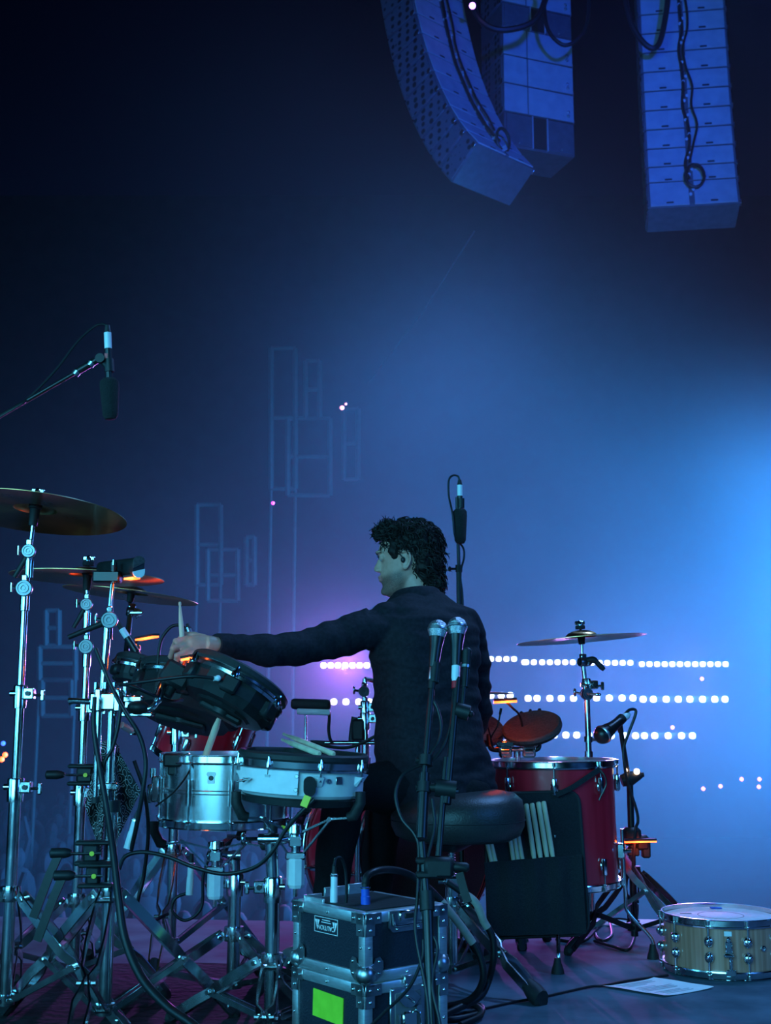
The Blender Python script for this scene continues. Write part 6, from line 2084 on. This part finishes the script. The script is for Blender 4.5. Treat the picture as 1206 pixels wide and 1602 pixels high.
# ------------------------------------------------------------------ black clamps, bandana and leads on the left-hand stands
def stand_clamp(label, c, L=0.075, lever=False, ax=Vector((-1, -0.1, 0)), handle=0.05):
    ax = ax.normalized()
    root = thing('stand_clamp', c, label, 'clamp', 'black stand clamps')
    M = frame(c, ax, UP)
    part('jaw_body', 'black_plastic', root, lambda m: (m.box((0.044, 0.034, L * 0.5), M @ Matrix.Translation((0, 0, 0)), 0.006), m.box((0.011, 0.038, L * 1.25), M @ Matrix.Translation((0.024, 0, -L * 0.1)), 0.004), m.box((0.011, 0.038, L * 1.25), M @ Matrix.Translation((-0.024, 0, -L * 0.1)), 0.004)))
    part('jaw_screw', 'chrome', root, lambda m: m.cyl(M @ Vector((0, -0.019, -L * 0.35)), M @ Vector((0, -0.019, L * 0.62)), 0.0035, 8))
    part('adjuster', 'tape_yellow', root, lambda m: m.cyl(M @ Vector((0, -0.019, -0.004)), M @ Vector((0, -0.025, -0.004)), 0.006, 8))
    part('knob', 'black_plastic', root, lambda m: m.lathe([(0, L * 0.62), (0.006, L * 0.62), (0.010, L * 0.72), (0.0125, L * 0.85), (0.012, L * 0.62 + handle), (0.006, L * 0.66 + handle), (0, L * 0.66 + handle)], M, 14))
    if lever:
        q = M @ Vector((0, 0, L * 0.75 + handle * 0.4))
        part('lever', 'black_plastic', root, lambda m: m.strap([q, q + Vector((-0.02, -0.004, -0.05)), q + Vector((-0.055, -0.004, -0.15))], Vector((1, 0, 0.2)), 0.020, 0.010))
    return root


stand_clamp('black clamp with a knob gripping the second cymbal stand above the bandana', at(133, 1212, 3.50), 0.09)
stand_clamp('upper of two black lever clamps on the front pad stand', at(143, 1334, 3.06), 0.075, True)
stand_clamp('lower of two black lever clamps on the front pad stand', at(146, 1369, 3.05), 0.068, True)

cl = thing('bandana', at(172, 1180, 3.2), 'black paisley bandana knotted and hanging among the left stands', 'cloth')


def cloth(pts, Y, name, seed):
    """folded cloth flap with thickness"""
    m = MB()
    N_ = 14
    a, b, c, d = [Vector((p[0], p[1], 0)) for p in pts]
    for k in (0, 1):
        for j in range(N_ + 1):
            for i in range(N_ + 1):
                s, t = i / N_, j / N_
                p = a.lerp(b, s).lerp(d.lerp(c, s), t)
                yy = Y + 0.022 * math.sin(s * 9 + seed + t * 2) * (0.3 + 0.7 * t) + 0.0025 * k
                m.v.append(at(p.x, p.y, yy))
    q = (N_ + 1) ** 2
    for j in range(N_):
        for i in range(N_):
            e = j * (N_ + 1) + i
            m.f += [(e, e + 1, e + N_ + 2, e + N_ + 1), (q + e, q + e + N_ + 1, q + e + N_ + 2, q + e + 1)]
    rim = [i for i in range(N_ + 1)] + [i * (N_ + 1) + N_ for i in range(1, N_ + 1)] + [N_ * (N_ + 1) + i for i in range(N_ - 1, -1, -1)] + [i * (N_ + 1) for i in range(N_ - 1, 0, -1)]
    for x, y in zip(rim, rim[1:] + rim[:1]):
        m.f.append((y, x, q + x, q + y))
    return m.build(name, 'bandana', cl, sharp=70)


cloth([(160, 1165), (178, 1160), (220, 1238), (176, 1330)], 3.20, 'front_flap', 0.3)
cloth([(152, 1178), (170, 1170), (160, 1345), (133, 1262)], 3.26, 'rear_flap', 1.7)
cloth([(176, 1090), (186, 1085), (176, 1180), (164, 1180)], 3.23, 'tail', 2.2)
part('knot', 'bandana', cl, lambda m: m.ball(at(169, 1172, 3.2), (0.03, 0.025, 0.022)))

for lab, pts, r in (
        ('thick black cable bundle running down the front pad stand to the floor', [(148, 1090, 3.02), (147, 1140, 3.02), (156, 1200, 3.01), (168, 1270, 3.0), (178, 1340, 3.0), (186, 1410, 2.99), (196, 1470, 2.97), (222, 1530, 2.93), (262, 1575, 2.88), (300, 1602, 2.84), (330, 1630, 2.80)], 0.0105),
        ('black cable dropping from the tilter across the stands to the bandana', [(150, 1015, 3.04), (160, 1040, 3.03), (175, 1075, 3.02), (195, 1112, 3.0), (218, 1150, 3.0), (228, 1190, 3.0), (224, 1235, 3.0), (214, 1290, 3.02), (205, 1330, 3.05)], 0.0055),
        ('black cable hanging between the tubes of the front pad stand', [(190, 1085, 3.03), (186, 1130, 3.02), (176, 1170, 3.02), (163, 1195, 3.02), (158, 1240, 3.03)], 0.0045),
        ('black lead looping from the pad stand to the tilted pad\'s plug', [(188, 1072, 3.04), (215, 1068, 3.0), (260, 1062, 2.98), (300, 1058, 2.975), (334, 1061, 2.985)], 0.0045),
        ('black lead sagging under the black pads', [(186, 1070, 3.1), (210, 1075, 3.06), (240, 1088, 3.08), (268, 1097, 3.12), (285, 1095, 3.2)], 0.0045),
        ('black lead swinging from the white pad past its stand to the pad stand', [(492, 1250, 2.93), (470, 1272, 2.93), (446, 1300, 2.95), (424, 1335, 2.96), (396, 1358, 2.98), (350, 1367, 3.0), (305, 1357, 3.02), (262, 1340, 3.04), (222, 1333, 3.06), (196, 1340, 3.06), (186, 1360, 3.05)], 0.005),
        ('black cable coiled round the legs of the middle stands', [(210, 1190, 3.25), (226, 1240, 3.25), (232, 1300, 3.28), (225, 1370, 3.3), (215, 1420, 3.3), (235, 1440, 3.4), (262, 1430, 3.5)], 0.005),
        ('thin black lead arching behind the drummer\'s hand', [(247, 1075, 3.45), (247, 1035, 3.45), (252, 1002, 3.45), (266, 982, 3.45), (280, 978, 3.45), (290, 984, 3.45), (293, 992, 3.44)], 0.0045),
        ('thin loop of cable lying behind the steel snare\'s stand', [(300, 1395, 3.6), (275, 1405, 3.6), (270, 1425, 3.6), (290, 1440, 3.6), (315, 1420, 3.6), (318, 1370, 3.6), (330, 1335, 3.6)], 0.0045)):
    sp_ = spline([at(*q) for q in pts], 7)
    rr_ = [r * (0.5 + 0.5 * min(1.0, k / len(sp_) * 1.6)) for k in range(len(sp_))] if r > 0.01 else r
    tag(MB().tube(sp_, rr_, 10).build('cable', 'cable'), lab, 'cable')

xlr('silver cable connector pointing up beside the drummer\'s hand', at(300, 1002, 3.44), at(293, 976, 3.45), 0.0085, 'chrome_dull')
xlr('silver cable connector slanting beside the bandana', at(199, 1328, 3.05), at(217, 1268, 3.06), 0.0098)
xlr('pale cable connector hanging below the black tee clamp', at(296, 1400, 3.45), at(300, 1335, 3.45), 0.0098)
xlr('small pale connector under the tilted black pads', at(190, 1134, 3.25), at(212, 1148, 3.3), 0.009)

# small microphone clipped on the boom stand
cm = thing('clip_microphone', at(208, 1005, 3.75), 'slim black microphone with a silver plug, clipped slantwise on the boom stand', 'microphone')
a_, b_ = at(183, 972, 3.75), at(221, 1032, 3.75)
Mcm = frame(a_, b_ - a_)
Lm = (b_ - a_).length
part('boot', 'black_rubber', cm, lambda m: m.lathe([(0, 0), (0.005, 0), (0.009, Lm * .2), (0, Lm * .2)], Mcm, 12))
part('plug', 'pad_white', cm, lambda m: m.lathe([(0, Lm * .2), (0.0105, Lm * .2), (0.0105, Lm * .42), (0, Lm * .42)], Mcm, 14))
part('barrel', 'black_metal', cm, lambda m: m.lathe([(0, Lm * .42), (0.0115, Lm * .42), (0.0125, Lm * .8), (0.010, Lm * .82), (0.010, Lm), (0, Lm)], Mcm, 14))
part('clip', 'black_plastic', cm, lambda m: (m.cyl(at(212, 1014, 3.76), at(200, 1035, 3.95), 0.009, 10), m.box((0.03, 0.02, 0.02), at(212, 1014, 3.76), 0.004)))

# ------------------------------------------------------------------ pedal between the throne and the bass drum
pd = thing('drum_pedal', g(668, 1470), 'chrome drum pedal half hidden behind the flight cases', 'pedal')
pb = ground(668, 1452)
part('base_plate', 'black_metal', pd, lambda m: m.box((0.10, 0.30, 0.008), pb + Vector((0, 0.05, 0.006)), 0.002))
part('footboard', 'chrome_dull', pd, lambda m: m.box((0.085, 0.27, 0.008), Matrix.Translation(pb + Vector((0, 0.04, 0.06))) @ Matrix.Rotation(math.radians(16), 4, 'X'), 0.003))
for s in (-1, 1):
    part('post', 'chrome', pd, lambda m: m.cyl(pb + Vector((s * .05, .17, .01)), pb + Vector((s * .05, .17, .22)), 0.008, 10))
part('axle', 'chrome', pd, lambda m: (m.cyl(pb + Vector((-.07, .17, .215)), pb + Vector((.07, .17, .215)), 0.008, 10), m.cyl(pb + Vector((0, .17, .215)), pb + Vector((0, .08, .33)), 0.004, 8), m.ball(pb + Vector((0, .075, .34)), (.022, .022, .022)), m.lathe([(0, -.01), (.03, -.01), (.03, .01), (0, .01)], frame(pb + Vector((0, .17, .215)), (1, 0, 0)), 20)))
